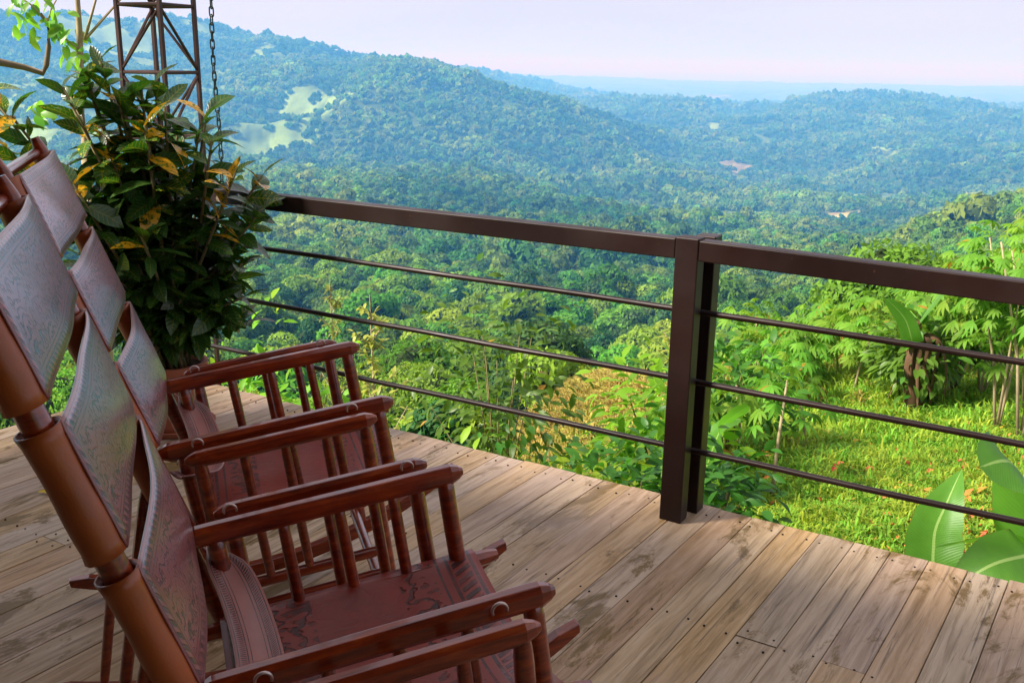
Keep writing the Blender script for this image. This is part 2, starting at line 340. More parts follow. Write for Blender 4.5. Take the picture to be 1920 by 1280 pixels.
# ---------------------------------------------------------------- trees
def puff_crown(n_leaf, n_puff, leaf, rx=1.0, rzz=0.8, seed=0, core=True, droop=0.25, flat=1.0, aspect=0.45):
    """numpy crown of radius about 1: puffs of leaf-sized diamonds spread over a rough dome"""
    g = np.random.default_rng(seed)
    a = g.random(n_puff) * 2 * np.pi; u = g.random(n_puff) ** 0.6; h = g.random(n_puff)
    rr = 0.72 * u * np.sqrt(np.clip(1 - (h * 0.9) ** 2, 0.05, 1)); pc = np.c_[rr * np.cos(a) * rx, rr * np.sin(a) * rx, (h * 1.0 - 0.15) * rzz]
    pr = 0.24 + 0.2 * g.random(n_puff)
    which = g.integers(0, n_puff, n_leaf)
    d = g.normal(size=(n_leaf, 3)); d[:, 2] = np.abs(d[:, 2]) * 0.9 - 0.25; d /= np.linalg.norm(d, axis=1)[:, None]
    rad = pr[which] * (0.78 + 0.3 * g.random(n_leaf) ** 0.7)
    p = pc[which] + d * rad[:, None] * np.array([1, 1, 0.75 * flat])
    nrm = d + g.normal(size=(n_leaf, 3)) * 0.45; nrm /= np.linalg.norm(nrm, axis=1)[:, None]
    t = g.normal(size=(n_leaf, 3)); t[:, 2] -= droop; t -= nrm * (t * nrm).sum(1)[:, None]; t /= np.linalg.norm(t, axis=1)[:, None]
    b = np.cross(nrm, t); L = leaf * (0.6 + 0.8 * g.random(n_leaf))[:, None]
    v = np.stack([p - t * L, p + b * L * aspect, p + t * L, p - b * L * aspect], 1).reshape(-1, 3)
    f = np.arange(n_leaf * 4).reshape(-1, 4)
    if core:                                                   # opaque core, inner shade put into its dark colour; blocks the view through
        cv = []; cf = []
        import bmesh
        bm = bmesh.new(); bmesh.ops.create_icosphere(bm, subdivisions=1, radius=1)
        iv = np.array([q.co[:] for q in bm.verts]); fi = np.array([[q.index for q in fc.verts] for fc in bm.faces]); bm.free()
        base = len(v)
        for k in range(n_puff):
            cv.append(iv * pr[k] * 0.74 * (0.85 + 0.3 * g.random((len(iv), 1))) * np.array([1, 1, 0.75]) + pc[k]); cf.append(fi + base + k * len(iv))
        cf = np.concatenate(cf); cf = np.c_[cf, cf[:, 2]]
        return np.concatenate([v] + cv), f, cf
    return v, f, None
def crown_mesh(name, mat, corem, **kw):
    v, f, cf = puff_crown(**kw)
    me = bpy.data.meshes.new(name)
    faces = f.tolist() + ([c[:3] for c in cf.tolist()] if cf is not None else [])
    me.from_pydata(v.tolist(), [], faces)
    me.materials.append(mat); me.materials.append(corem)
    me.polygons.foreach_set('material_index', [0] * len(f) + [1] * (len(faces) - len(f)))
    me.update(); return me
LM = {'mid': leafmat('leaves_forest', (0.13, 0.26, 0.025), (0.20, 0.42, 0.03), 0.65, 0.12, 0.4, 0.6, 0.035),
      'light': leafmat('leaves_light_green', (0.20, 0.33, 0.03), (0.32, 0.52, 0.035), 0.6, 0.15, 0.4, 0.4, 0.03),
      'dark': leafmat('leaves_dark_green', (0.05, 0.125, 0.028), (0.08, 0.21, 0.025), 0.6, 0.15, 0.25, 0.5, 0.03),
      'far': leafmat('leaves_far_forest', (0.20, 0.33, 0.035), (0.28, 0.46, 0.04), 0.8, 0.05, 0.35, 0.5, 0.035, patchy=True),
      'core': plain('inner_shade_core', (0.02, 0.035, 0.008), 0.9, 0.1)}
bark = plain('bark_grey_brown', (0.16, 0.12, 0.08), 0.85, 0.2, 14, 0.4)

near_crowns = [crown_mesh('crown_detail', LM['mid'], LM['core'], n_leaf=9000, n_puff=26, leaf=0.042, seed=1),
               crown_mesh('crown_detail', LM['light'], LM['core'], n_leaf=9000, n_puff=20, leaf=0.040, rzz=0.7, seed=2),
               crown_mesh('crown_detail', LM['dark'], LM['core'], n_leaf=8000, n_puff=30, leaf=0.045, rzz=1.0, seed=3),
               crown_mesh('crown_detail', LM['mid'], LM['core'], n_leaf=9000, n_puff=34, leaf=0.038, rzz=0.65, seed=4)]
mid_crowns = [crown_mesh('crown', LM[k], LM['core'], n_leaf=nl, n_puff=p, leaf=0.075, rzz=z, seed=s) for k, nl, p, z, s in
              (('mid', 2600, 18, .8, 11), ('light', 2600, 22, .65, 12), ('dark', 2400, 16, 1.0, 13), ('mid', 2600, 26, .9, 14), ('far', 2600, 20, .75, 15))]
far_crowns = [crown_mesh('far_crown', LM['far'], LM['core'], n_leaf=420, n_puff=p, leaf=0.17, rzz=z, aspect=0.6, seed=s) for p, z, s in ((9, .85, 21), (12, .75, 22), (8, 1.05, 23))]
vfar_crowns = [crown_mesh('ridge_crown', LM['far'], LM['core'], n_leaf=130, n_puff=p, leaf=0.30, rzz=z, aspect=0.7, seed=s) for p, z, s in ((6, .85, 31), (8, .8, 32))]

def scatter(r0, r1, cell, azl, seed, keep=1.0):
    """jittered polar grid with cells about `cell` metres wide"""
    g = np.random.default_rng(seed); xs = []; ys = []; r = r0
    while r < r1:
        n = max(1, int(2 * R(azl) * r / cell)); a = (np.arange(n) + g.random(n)) / n * 2 * azl - azl
        q = r + (g.random(n) - 0.2) * cell * 1.1; k = g.random(n) < keep; a = np.radians(a[k]); q = q[k]
        xs.append(q * np.sin(a)); ys.append(q * np.cos(a)); r += cell * 0.93
    return np.concatenate(xs), np.concatenate(ys)
def clear_open(x, y, thr=0.3):
    pk, _ = patch_mask(x, y); r = np.hypot(x, y); az = np.degrees(np.arctan2(x, y))
    grassy = grassy_mask(x, y)
    return ((pk < thr) | ((pk >= thr) & (vnoise(x / 9 + 3, y / 9) > np.where(az < 0, 0.05, 0.62)) & (r > 1000))) & ~(grassy & (fbm(x / 38, y / 38, 3) > -0.12))
def gn_forest(name, meshes, x, y, z, sc, rot, idx, label=None):
    me = bpy.data.meshes.new(name); n = len(x)
    me.vertices.add(n); me.vertices.foreach_set('co', np.c_[x, y, z].astype(np.float32).ravel())
    for nm, val, ty in (('sc', sc, 'FLOAT'), ('rz', rot, 'FLOAT')):
        at = me.attributes.new(nm, ty, 'POINT'); at.data.foreach_set('value', val.astype(np.float32))
    at = me.attributes.new('vi', 'INT', 'POINT'); at.data.foreach_set('value', idx.astype(np.int32))
    o = bpy.data.objects.new(name, me); link(o)
    ng = bpy.data.node_groups.new(name, 'GeometryNodeTree')
    ng.interface.new_socket('Geometry', in_out='INPUT', socket_type='NodeSocketGeometry'); ng.interface.new_socket('Geometry', in_out='OUTPUT', socket_type='NodeSocketGeometry')
    N = ng.nodes.new; L = ng.links.new; gi = N('NodeGroupInput'); go = N('NodeGroupOutput'); jn = N('GeometryNodeJoinGeometry')
    def named(nm, ty):
        a = N('GeometryNodeInputNamedAttribute'); a.data_type = ty; a.inputs[0].default_value = nm; return a.outputs[0]
    sca = named('sc', 'FLOAT'); rz = named('rz', 'FLOAT'); vi = named('vi', 'INT')
    cmb = N('ShaderNodeCombineXYZ'); L(rz, cmb.inputs[2]); e2r = N('FunctionNodeEulerToRotation'); L(cmb.outputs[0], e2r.inputs[0])
    sx = N('ShaderNodeCombineXYZ'); L(sca, sx.inputs[0]); L(sca, sx.inputs[1]); 
    mm = N('ShaderNodeMath'); mm.operation = 'MULTIPLY'; L(sca, mm.inputs[0]); mm.inputs[1].default_value = 1.1; L(mm.outputs[0], sx.inputs[2])
    for k, m in enumerate(meshes):
        src = bpy.data.objects.new(name + '_source', m)
        oi = N('GeometryNodeObjectInfo'); oi.inputs[0].default_value = src
        cmp = N('FunctionNodeCompare'); cmp.data_type = 'INT'; cmp.operation = 'EQUAL'; 
        ii = [s for s in cmp.inputs if s.type == 'INT']; L(vi, ii[0]); ii[1].default_value = k
        ip = N('GeometryNodeInstanceOnPoints'); L(gi.outputs[0], ip.inputs['Points']); L(cmp.outputs[0], ip.inputs['Selection'])
        L(oi.outputs['Geometry'], ip.inputs['Instance']); oi.inputs['As Instance'].default_value = True
        L(e2r.outputs[0], ip.inputs['Rotation']); L(sx.outputs[0], ip.inputs['Scale']); L(ip.outputs[0], jn.inputs[0])
    L(jn.outputs[0], go.inputs[0])
    md = o.modifiers.new('scatter', 'NODES'); md.node_group = ng
    return tag(o, label, kind='stuff')

# trees one can tell apart on the slope below the deck: each its own object
x, y = scatter(30, 230, 9.0, 33, 5)
r = np.hypot(x, y); ok = (clear_open(x, y)) & ~((r < 44) & (np.abs(np.degrees(np.arctan2(x, y)) - 5) < 3))
x, y, r = x[ok], y[ok], r[ok]; od = np.argsort(r); x, y, r = x[od], y[od], r[od]
n_single = 290
GT = 'forest trees on the slope below the deck'
for i in range(n_single):
    q = r[i]; s = (2.3 + 2.6 * rnd.random()) * float(np.interp(q, [30, 60, 120], [0.62, 0.9, 1.15])); zt = hz(x[i], y[i])
    if q < 75:
        k = rnd.randrange(4); t = thing('forest_tree', ('broad leafy forest tree standing on the slope below the deck'), 'tree', (x[i], y[i], zt), (0, 0, rnd.random() * 6.28), GT)
        tr = MB(); hh = s * 0.9
        tr.tube([(0, 0, -0.6), (0.05 * s, 0.03 * s, hh * 0.5), (0, 0.06 * s, hh * 1.2)], [0.07 * s, 0.05 * s, 0.02 * s], 7)
        for b in range(4):
            an = b * 1.6 + rnd.random(); tr.tube([(0.03 * s, 0.03 * s, hh * 0.55), (math.cos(an) * 0.35 * s, math.sin(an) * 0.35 * s, hh * 1.05)], [0.03 * s, 0.012 * s], 5)
        tr.build('trunk', bark, t, smooth=True)
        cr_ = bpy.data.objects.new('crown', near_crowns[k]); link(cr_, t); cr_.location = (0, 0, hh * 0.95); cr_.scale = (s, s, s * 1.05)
    else:
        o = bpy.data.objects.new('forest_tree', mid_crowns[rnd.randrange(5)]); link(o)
        o.location = (x[i], y[i], zt + s * 0.55); o.rotation_euler = (0, 0, rnd.random() * 6.28); o.scale = (s, s, s * 1.1)
        tag(o, 'broad leafy forest tree standing on the slope below the deck', 'tree', GT)
R_SINGLE = r[n_single - 1]
print('single trees out to', R_SINGLE)
# beyond them the forest reads as one mass
xs = []; ys = []; ss = []; vv = []
for (a, b, cell, azl, s0, s1, lo, hi) in ((R_SINGLE, 420, 8.0, 33, 3.6, 7.2, 0, 5), (420, 1250, 10.5, 32, 4.8, 8.5, 5, 8), (1250, 3900, 15.0, 31, 6.5, 11.5, 8, 10), (3900, 6500, 30.0, 31, 13, 20, 8, 10)):
    x, y = scatter(a, b, cell, azl, int(a)); k = clear_open(x, y); x, y = x[k], y[k]; g = np.random.default_rng(int(a) + 1); q = g.random(len(x)) ** 1.5
    xs.append(x); ys.append(y); ss.append((s0 + (s1 - s0) * q) * np.where(g.random(len(x)) < 0.07, 1.45, 1.0)); vv.append(g.integers(lo, hi, len(x)))
x = np.concatenate(xs); y = np.concatenate(ys); sc = np.concatenate(ss); vi = np.concatenate(vv)
print('forest instances', len(x))
gn_forest('forest', mid_crowns + far_crowns + vfar_crowns, x, y, height(x, y) + sc * 0.35, sc, rng.random(len(x)) * 6.28, vi)

# ---------------------------------------------------------------- deck
EDIR = Vector((math.cos(R(-31)), math.sin(R(-31)), 0)); NDIR = Vector((-EDIR.y, EDIR.x, 0))
POST = Vector((0.600, 3.345, 0)); BD = Vector((math.sin(R(33.6)), math.cos(R(33.6)), 0))
EDGE = POST + NDIR * 0.172
def wood_deck():
    m = NT('weathered_deck_boards'); uv = m.n('ShaderNodeUVMap'); oi = m.n('ShaderNodeObjectInfo'); ge = m.n('ShaderNodeNewGeometry')
    off = m.n('ShaderNodeCombineXYZ'); m.put(off.inputs[0], m.math('MULTIPLY', oi.outputs['Random'], 37.0)); m.put(off.inputs[1], m.math('MULTIPLY', oi.outputs['Random'], 91.0))
    ad = m.n('ShaderNodeVectorMath', operation='ADD'); m.l(uv.outputs[0], ad.inputs[0]); m.l(off.outputs[0], ad.inputs[1]); v = ad.outputs[0]
    grain = m.noise(m.mapv(v, (42, 2.6, 1)), 1.0, 7, 0.65, 0.6)
    fine = m.noise(m.mapv(v, (260, 9, 1)), 1.0, 4, 0.6)
    crack = m.noise(m.mapv(v, (70, 1.5, 1)), 1.0, 4, 0.7, 1.2)
    base = m.ramp(grain, [(0.28, (0.24, 0.142, 0.052)), (0.5, (0.49, 0.330, 0.185)), (0.72, (0.64, 0.465, 0.30))])
    base = m.hsv(base, m.math('ADD', 0.492, m.math('MULTIPLY', oi.outputs['Random'], 0.016)), m.math('ADD', 0.8, m.math('MULTIPLY', m.math('FRACT', m.math('MULTIPLY', oi.outputs['Random'], 5.3)), 0.35)), m.math('ADD', 0.78, m.math('MULTIPLY', m.math('FRACT', m.math('MULTIPLY', oi.outputs['Random'], 9.1)), 0.2)))
    P = ge.outputs['Position']
    # greenish brown algae stains, stretched along the boards, and dark open grain where the wood is most weathered
    rot = m.n('ShaderNodeMapping'); m.l(P, rot.inputs[0]); rot.inputs['Rotation'].default_value = (0, 0, R(33.6)); rp = rot.outputs[0]
    st = m.noise(m.mapv(rp, (5.0, 1.9, 1)), 1.0, 7, 0.72, 0.5); stm = m.ramp(st, [(0.55, 0.0), (0.61, 0.95)])
    base = m.mix(stm, base, m.mix(fine, (0.085, 0.046, 0.008), (0.25, 0.150, 0.030)))
    big = m.noise(m.mapv(rp, (0.8, 0.5, 1), (3.1, 7.7, 0)), 1.0, 3, 0.5)
    ck = m.math('MULTIPLY', m.ramp(crack, [(0.30, 1.0), (0.42, 0.0)]), m.ramp(big, [(0.38, 0.15), (0.52, 1.0)]))
    base = m.mix(m.math('MULTIPLY', ck, 0.8), base, (0.045, 0.026, 0.012))
    pale = m.noise(m.mapv(rp, (2.0, 1.1, 1), (9, 2, 0)), 1.0, 4, 0.6)
    base = m.mix(m.ramp(pale, [(0.56, 0.0), (0.72, 0.55)]), base, (0.45, 0.34, 0.28))
    rough = m.ramp(m.noise(m.mapv(rp, (2.2, 1.4, 1), (1, 5, 0)), 1.0, 4), [(0.35, 0.38), (0.65, 0.62)])
    h = m.math('ADD', m.math('MULTIPLY', grain, 0.5), m.math('ADD', m.math('MULTIPLY', fine, 0.3), m.math('MULTIPLY', ck, -1.4)))
    m.bsdf(base, rough, 0.35, m.bump(h, 0.5, 0.003)); return m.mat
WD = wood_deck()
deck = MB()
for j in range(8):                                                       # bearers under the boards
    o_ = EDGE - BD * (0.12 + 0.7 * j) * 1.0
    deck.box(o_ + EDIR * 0.75 + Vector((0, 0, -0.10)), EDIR * 3.55, BD * 0.03, (0, 0, 0.06))
deck_o = deck.build('deck', plain('deck_bearers', (0.11, 0.075, 0.05), 0.8, 0.2, 10))
tag(deck_o, kind='structure')
nails = MB(); PW = 0.1225; JO = [0.8, 1.5, 2.2, 2.9, 3.6, 4.3]
k0 = -23
for k in range(k0, 36):
    s0 = k * PW
    if k == 4: cuts = [0.80]
    elif k == 6: cuts = [0.795]
    else: cuts = sorted(rnd.sample(JO[1:5] if k < 12 else JO[1:], 1 + rnd.randrange(2)))
    ends = [0.0 + rnd.uniform(-0.006, 0.008)] + cuts + [5.0]
    for a, b in zip(ends[:-1], ends[1:]):
        g = 0.0009 + rnd.random() * 0.0007; zj = rnd.uniform(-0.0012, 0.0012); tl = rnd.uniform(-0.0008, 0.0008)
        a2 = a if a < 0.05 else a + 0.0015; b2 = b - 0.0015; ns = max(2, int((b2 - a2) / 0.5)); c = 0.0016
        M_ = MB(); prof = [(s0 + g, -0.032), (s0 + g, -c), (s0 + g + c, 0), (s0 + PW - g - c, 0), (s0 + PW - g, -c), (s0 + PW - g, -0.032)]
        n6 = len(prof); vs = []; uvs = []
        for i in range(ns + 1):
            t = a2 + (b2 - a2) * i / ns
            for q, (s, z) in enumerate(prof):
                p = EDGE + EDIR * s - BD * t; vs.append((p.x, p.y, z + zj + tl * (q - 2.5))); uvs.append((s - s0, t - a2))
        fs = [(i * n6 + q, (i + 1) * n6 + q, (i + 1) * n6 + (q + 1) % n6, i * n6 + (q + 1) % n6) for i in range(ns) for q in range(n6)]
        fs += [tuple(range(n6)), tuple(range(ns * n6, ns * n6 + n6))[::-1]]
        M_.add(vs, fs, 0, uvs); M_.build('plank', WD, deck_o)
        for t in [0.075] + [j + d for j in JO for d in ((-0.035, 0.035) if j in cuts else (0.0,))]:
            if a < t < b:
                for u in (0.022, 0.098):
                    p = EDGE + EDIR * (s0 + u + rnd.uniform(-.006, .006)) - BD * (t + rnd.uniform(-.012, .012)); rr = 0.0036
                    c0 = len(nails.v)
                    nails.add([(p.x + rr * math.cos(q * 1.047), p.y + rr * math.sin(q * 1.047), 0.0026) for q in range(6)] + [(p.x + rr * 1.1 * math.cos(q * 1.047), p.y + rr * 1.1 * math.sin(q * 1.047), -0.004) for q in range(6)],
                              [(0, 1, 2, 3, 4, 5)] + [(q, q + 6, (q + 1) % 6 + 6, (q + 1) % 6) for q in range(6)])
tag(nails.build('nail_head', plain('rusty_nail_iron', (0.02, 0.014, 0.012), 0.7, 0.3), deck_o), kind='stuff')

# ---------------------------------------------------------------- railing
def painted_steel(name, col=(0.013, 0.0045, 0.0035), rough=0.42):
    m = NT(name); tcn = m.n('ShaderNodeTexCoord'); o = tcn.outputs['Object']
    f = m.noise(o, 26, 6, 0.7); g = m.noise(o, 4, 3)
    c = m.mix(f, [x * 0.75 for x in col], [x * 1.35 for x in col])
    c = m.mix(m.ramp(m.noise(o, 60, 4, 0.8), [(0.66, 0.0), (0.74, 0.7)]), c, (0.13, 0.055, 0.03))
    m.bsdf(c, m.ramp(g, [(0.3, rough - 0.08), (0.7, rough + 0.14)]), 0.32, m.bump(f, 0.2, 0.0015)); return m.mat
STEEL = painted_steel('brown_painted_steel'); 
rail = thing('railing', 'dark brown metal railing with three thin rods along the outer deck edge', 'railing', POST, (0, 0, R(-31)))
mb = MB(); mb.box((-1.408, 0, 1.0), (1.366, 0, 0), (0, 0.03, 0), (0, 0, 0.035)); mb.build('top_rail', STEEL, rail, bevel=0.004)
mb = MB(); L = 2.3
mb.box((0.042 + L, 0, 1.0 - 0.017 * L), (L, 0, -0.017 * L), (0, 0.03, 0), (0, 0, 0.035)); mb.build('top_rail', STEEL, rail, bevel=0.004)
for px in (-2.80, 0.0, 2.9):
    zt = 1.041 if px < 1 else 0.99
    mb = MB(); mb.box((px, 0, zt / 2), (0.0415, 0, 0), (0, 0.0325, 0), (0, 0, zt / 2)); mb.build('post', STEEL, rail, bevel=0.004)
    mb = MB(); mb.box((px + 0.022, 0.118, (1.034 + -0.3) / 2), (0.037, 0, 0), (0, 0.034, 0), (0, 0, (1.034 + 0.3) / 2)); mb.build('outer_post', STEEL, rail, bevel=0.004)
    mb = MB(); mb.box((px + 0.01, 0.058, 0.93), (0.012, 0, 0), (0, 0.026, 0), (0, 0, 0.02)); mb.box((px + 0.01, 0.058, 0.14), (0.012, 0, 0), (0, 0.026, 0), (0, 0, 0.02)); mb.build('bracket', STEEL, rail)
for z in (0.775, 0.520, 0.260):
    mb = MB(); pts = [(-2.8 + 0.15 * i, 0.0445 + 0.0015 * math.sin(i * 1.3), z - (0.010 * max(0, -2.8 + .15 * i) if z > 0.4 else 0) + 0.0012 * math.sin(i * 0.9 + z * 9)) for i in range(50)]
    mb.tube(pts, 0.0108, 8); mb.build('rod', STEEL, rail, smooth=True)

# unseen porch roof, boards stopped short over the rear deck to set its light
roof = thing('porch_roof', 'unseen dark board porch roof over the rear deck, its edge set for the light', 'roof', (POST.x, POST.y, 2.95), (0, 0, R(-31)))
mb = MB(); mb.box((1.0, -4.75, -1.45), (4.9, 0, 0), (0, 0.05, 0), (0, 0, 1.5)); mb.build('shade_wall', plain('shade_wall_boards', (0.07, 0.045, 0.03), 0.8, 0.2, 3), roof)  # unseen wall added to cut light from behind and darken deck and chairs
mb = MB(); mb.box((0.3, -3.70, 0.12), (5.6, 0, 0), (0, 1.40, 0.0), (0, 0, 0.02)); mb.build('roof_deck', plain('roof_boards', (0.20, 0.13, 0.08), 0.7, 0.2, 6), roof)
for i in range(10):
    mb = MB(); mb.box((-4.534 + 1.15 * i, -2.35, 0.03), (0.04, 0, 0), (0, 2.7, 0), (0, 0, 0.068)); mb.build('rafter', plain('rafter_wood', (0.16, 0.09, 0.05), 0.6, 0.3, 6) if i == 0 else bpy.data.materials['rafter_wood'], roof)

# chain hanging from the roof edge to the rail
ch = thing('chain', 'thin rusty link chain hanging down in front of the hills to the rail', 'chain', POST + EDIR * -2.234 + Vector((0, 0, 0)), (0, 0, R(-31)))
CH = plain('old_chain_iron', (0.035, 0.05, 0.045), 0.45, 0.5, 40, 0.5, metal=0.6)
mb = MB(); pts = []
for i in range(17):
    a = 2 * math.pi * i / 16; pts.append((math.cos(a) * 0.0085, 0, math.sin(a) * 0.0095 + (0.0125 if math.sin(a) > 0 else -0.0125) * min(1, abs(math.sin(a)) * 3)))
mb.tube(pts[:-1] + [pts[0]], 0.0031, 6, cap=False, up=(0, 1, 0)); link_me = mb.mesh('link', CH, True)
nl = 58
for i in range(nl):
    o = bpy.data.objects.new('link', link_me); link(o, ch); o.location = (0.006 * math.sin(i * 0.3), 0.0, 1.052 + i * 0.0335); o.rotation_euler = (0, 0, (math.pi / 2 if i % 2 else 0) + 0.35 + rnd.uniform(-.25, .25))

# ---------------------------------------------------------------- lattice mast
def mast():
    x, y = pol(-19.05, 6.4); z0 = hz(x, y) - 0.3
    t = thing('lattice_mast', 'rusty brown square lattice steel mast standing behind the leafy pot plant', 'mast', (x, y, 0), (0, 0, R(19.05) + R(45) + R(5.6)))
    m = painted_steel('rusted_mast_steel', (0.042, 0.018, 0.014), 0.5); a = 0.150; zt = 5.2
    cs = [(a, a), (-a, a), (-a, -a), (a, -a)]
    for cx, cy in cs:
        mb = MB(); mb.box((cx, cy, (z0 + zt) / 2), (0.0115, 0, 0), (0, 0.0115, 0), (0, 0, (zt - z0) / 2)); mb.build('leg', m, t, bevel=0.002)
    zn = [1.512 + 0.372 * i for i in range(-12, 10)]
    for i, z in enumerate(zn):
        for f in range(4):
            (ax, ay), (bx, by) = cs[f], cs[(f + 1) % 4]
            mb = MB(); mb.tube([(ax, ay, z), (bx, by, z)], 0.010, 6); mb.build('cross_bar', m, t)
            if i < len(zn) - 1:
                up = (i % 2 == 0) ^ (f % 2 == 0)
                p, q = ((ax, ay), (bx, by)) if up else ((bx, by), (ax, ay))
                mb = MB(); mb.tube([(p[0], p[1], z + 0.012), (q[0], q[1], z + 0.36)], 0.0095, 6); mb.build('brace', m, t)
mast()

# ---------------------------------------------------------------- leather rocking chairs
def chair_wood():
    m = NT('varnished_mahogany'); tcn = m.n('ShaderNodeTexCoord'); o = tcn.outputs['Object']; uv = m.n('ShaderNodeUVMap')
    f = m.noise(m.mapv(o, (9, 60, 60)), 1.0, 6, 0.65, 0.4); g = m.noise(o, 7, 3)
    c = m.ramp(f, [(0.3, (0.070, 0.006, 0.002)), (0.55, (0.30, 0.034, 0.004)), (0.75, (0.52, 0.10, 0.010))])
    c = m.mix(m.math('MULTIPLY', g, 0.5), c, (0.08, 0.008, 0.004))
    m.bsdf(c, 0.28, 0.45, m.bump(f, 0.12, 0.001), coat=0.8, coat_r=0.06); return m.mat
def leather(name, base, lo, emboss, coat=0.5, rough=0.36, mode='panel'):
    """base colour, darker colour of the recesses; emboss: a tooled border with a scroll and flower field"""
    m = NT(name); uv = m.n('ShaderNodeUVMap'); sp = m.n('ShaderNodeSeparateXYZ'); m.l(uv.outputs[0], sp.inputs[0]); U, V = sp.outputs[0], sp.outputs[1]
    tcn = m.n('ShaderNodeTexCoord'); o = tcn.outputs['Object']
    fine = m.noise(o, 170, 3, 0.6); mott = m.noise(o, 11, 5, 0.6)
    hgt = m.math('MULTIPLY', fine, 0.10)
    c = m.mix(m.ramp(mott, [(0.35, 0.0), (0.7, 1.0)]), base, [min(1, q * 1.35) for q in base])
    if emboss:
        du = m.math('MINIMUM', U, m.math('SUBTRACT', 1.0, U)); dv = m.math('MINIMUM', V, m.math('SUBTRACT', 1.0, V))
        if mode == 'strap': d = m.math('MULTIPLY', dv, 0.5)
        else: d = m.math('MINIMUM', m.math('MULTIPLY', du, 3.1), m.math('MULTIPLY', dv, 1.0))
        line1 = m.math('COMPARE', d, 0.03, 0.007); line2 = m.math('COMPARE', d, 0.125, 0.007); line3 = m.math('COMPARE', d, 0.165, 0.005)
        band = m.math('COMPARE', d, 0.078, 0.033)
        cmb = m.n('ShaderNodeCombineXYZ'); m.put(cmb.inputs[0], m.math('MULTIPLY', U, 3.1)); m.put(cmb.inputs[1], m.math('MULTIPLY', V, 1.0 if mode != 'strap' else 0.3)); q = cmb.outputs[0]
        wv = m.n('ShaderNodeTexWave', wave_type='BANDS', bands_direction='DIAGONAL'); m.l(q, wv.inputs[0]); wv.inputs['Scale'].default_value = 6 if mode != 'strap' else 20; wv.inputs['Distortion'].default_value = 1.5
        vo = m.vor(q, 13); scr = m.n('ShaderNodeTexWave', wave_type='RINGS'); m.l(q, scr.inputs[0]); scr.inputs['Scale'].default_value = 3.4; scr.inputs['Distortion'].default_value = 11; scr.inputs['Detail'].default_value = 2.5; scr.inputs['Detail Scale'].default_value = 2.2
        fl = m.ramp(scr.outputs[1], [(0.12, 1.0), (0.30, 0.0)]); dots = m.ramp(vo.outputs[0], [(0.20, 1.0), (0.32, 0.0)])
        ctr = m.math('GREATER_THAN', d, 0.19 if mode != 'strap' else 0.30); frame = m.math('LESS_THAN', d, 0.33)
        field = m.math('MULTIPLY', ctr, m.math('MAXIMUM', m.math('MULTIPLY', fl, m.math('ADD', 0.35, m.math('MULTIPLY', frame, 0.65))), m.math('MULTIPLY', dots, 0.7)))
        if mode == 'strap': field = m.math('MULTIPLY', 0.0, fl)
        bandp = m.math('MULTIPLY', band, m.ramp(wv.outputs[1], [(0.35, 0.0), (0.6, 1.0)]))
        rec = m.math('MAXIMUM', m.math('MAXIMUM', line1, line2), m.math('MAXIMUM', m.math('MAXIMUM', line3, bandp), field))
        rec = m.math('MULTIPLY', rec, m.ramp(m.noise(o, 22, 3), [(0.3, 0.45), (0.6, 1.0)]))
        if mode == 'seat': rec = m.math('MULTIPLY', rec, m.math('ADD', 0.25, m.math('MULTIPLY', frame, 0.75)))
        c = m.mix(m.math('MULTIPLY', rec, 0.92), c, lo); hgt = m.math('SUBTRACT', hgt, m.math('MULTIPLY', rec, 1.0))
    m.bsdf(c, m.math('ADD', rough - 0.07, m.math('MULTIPLY', mott, 0.16)), 0.6, m.bump(hgt, 0.8, 0.004), coat=coat, coat_r=0.22); return m.mat
CW = chair_wood()
LP = leather('tooled_back_leather', (0.25, 0.070, 0.075), (0.018, 0.010, 0.016), True, 0.85, 0.30)
LSL = leather('plain_saddle_leather', (0.30, 0.062, 0.007), (0, 0, 0), False, 0.15, 0.42)
LS = leather('tooled_seat_leather', (0.20, 0.020, 0.008), (0.035, 0.006, 0.004), True, 0.12, 0.38, 'seat')
LST = leather('tooled_strap_leather', (0.30, 0.105, 0.085), (0.025, 0.013, 0.018), True, 0.5, 0.4, 'strap')
RING = plain('galvanised_ring', (0.55, 0.42, 0.38), 0.35, 0.5, metal=0.7)

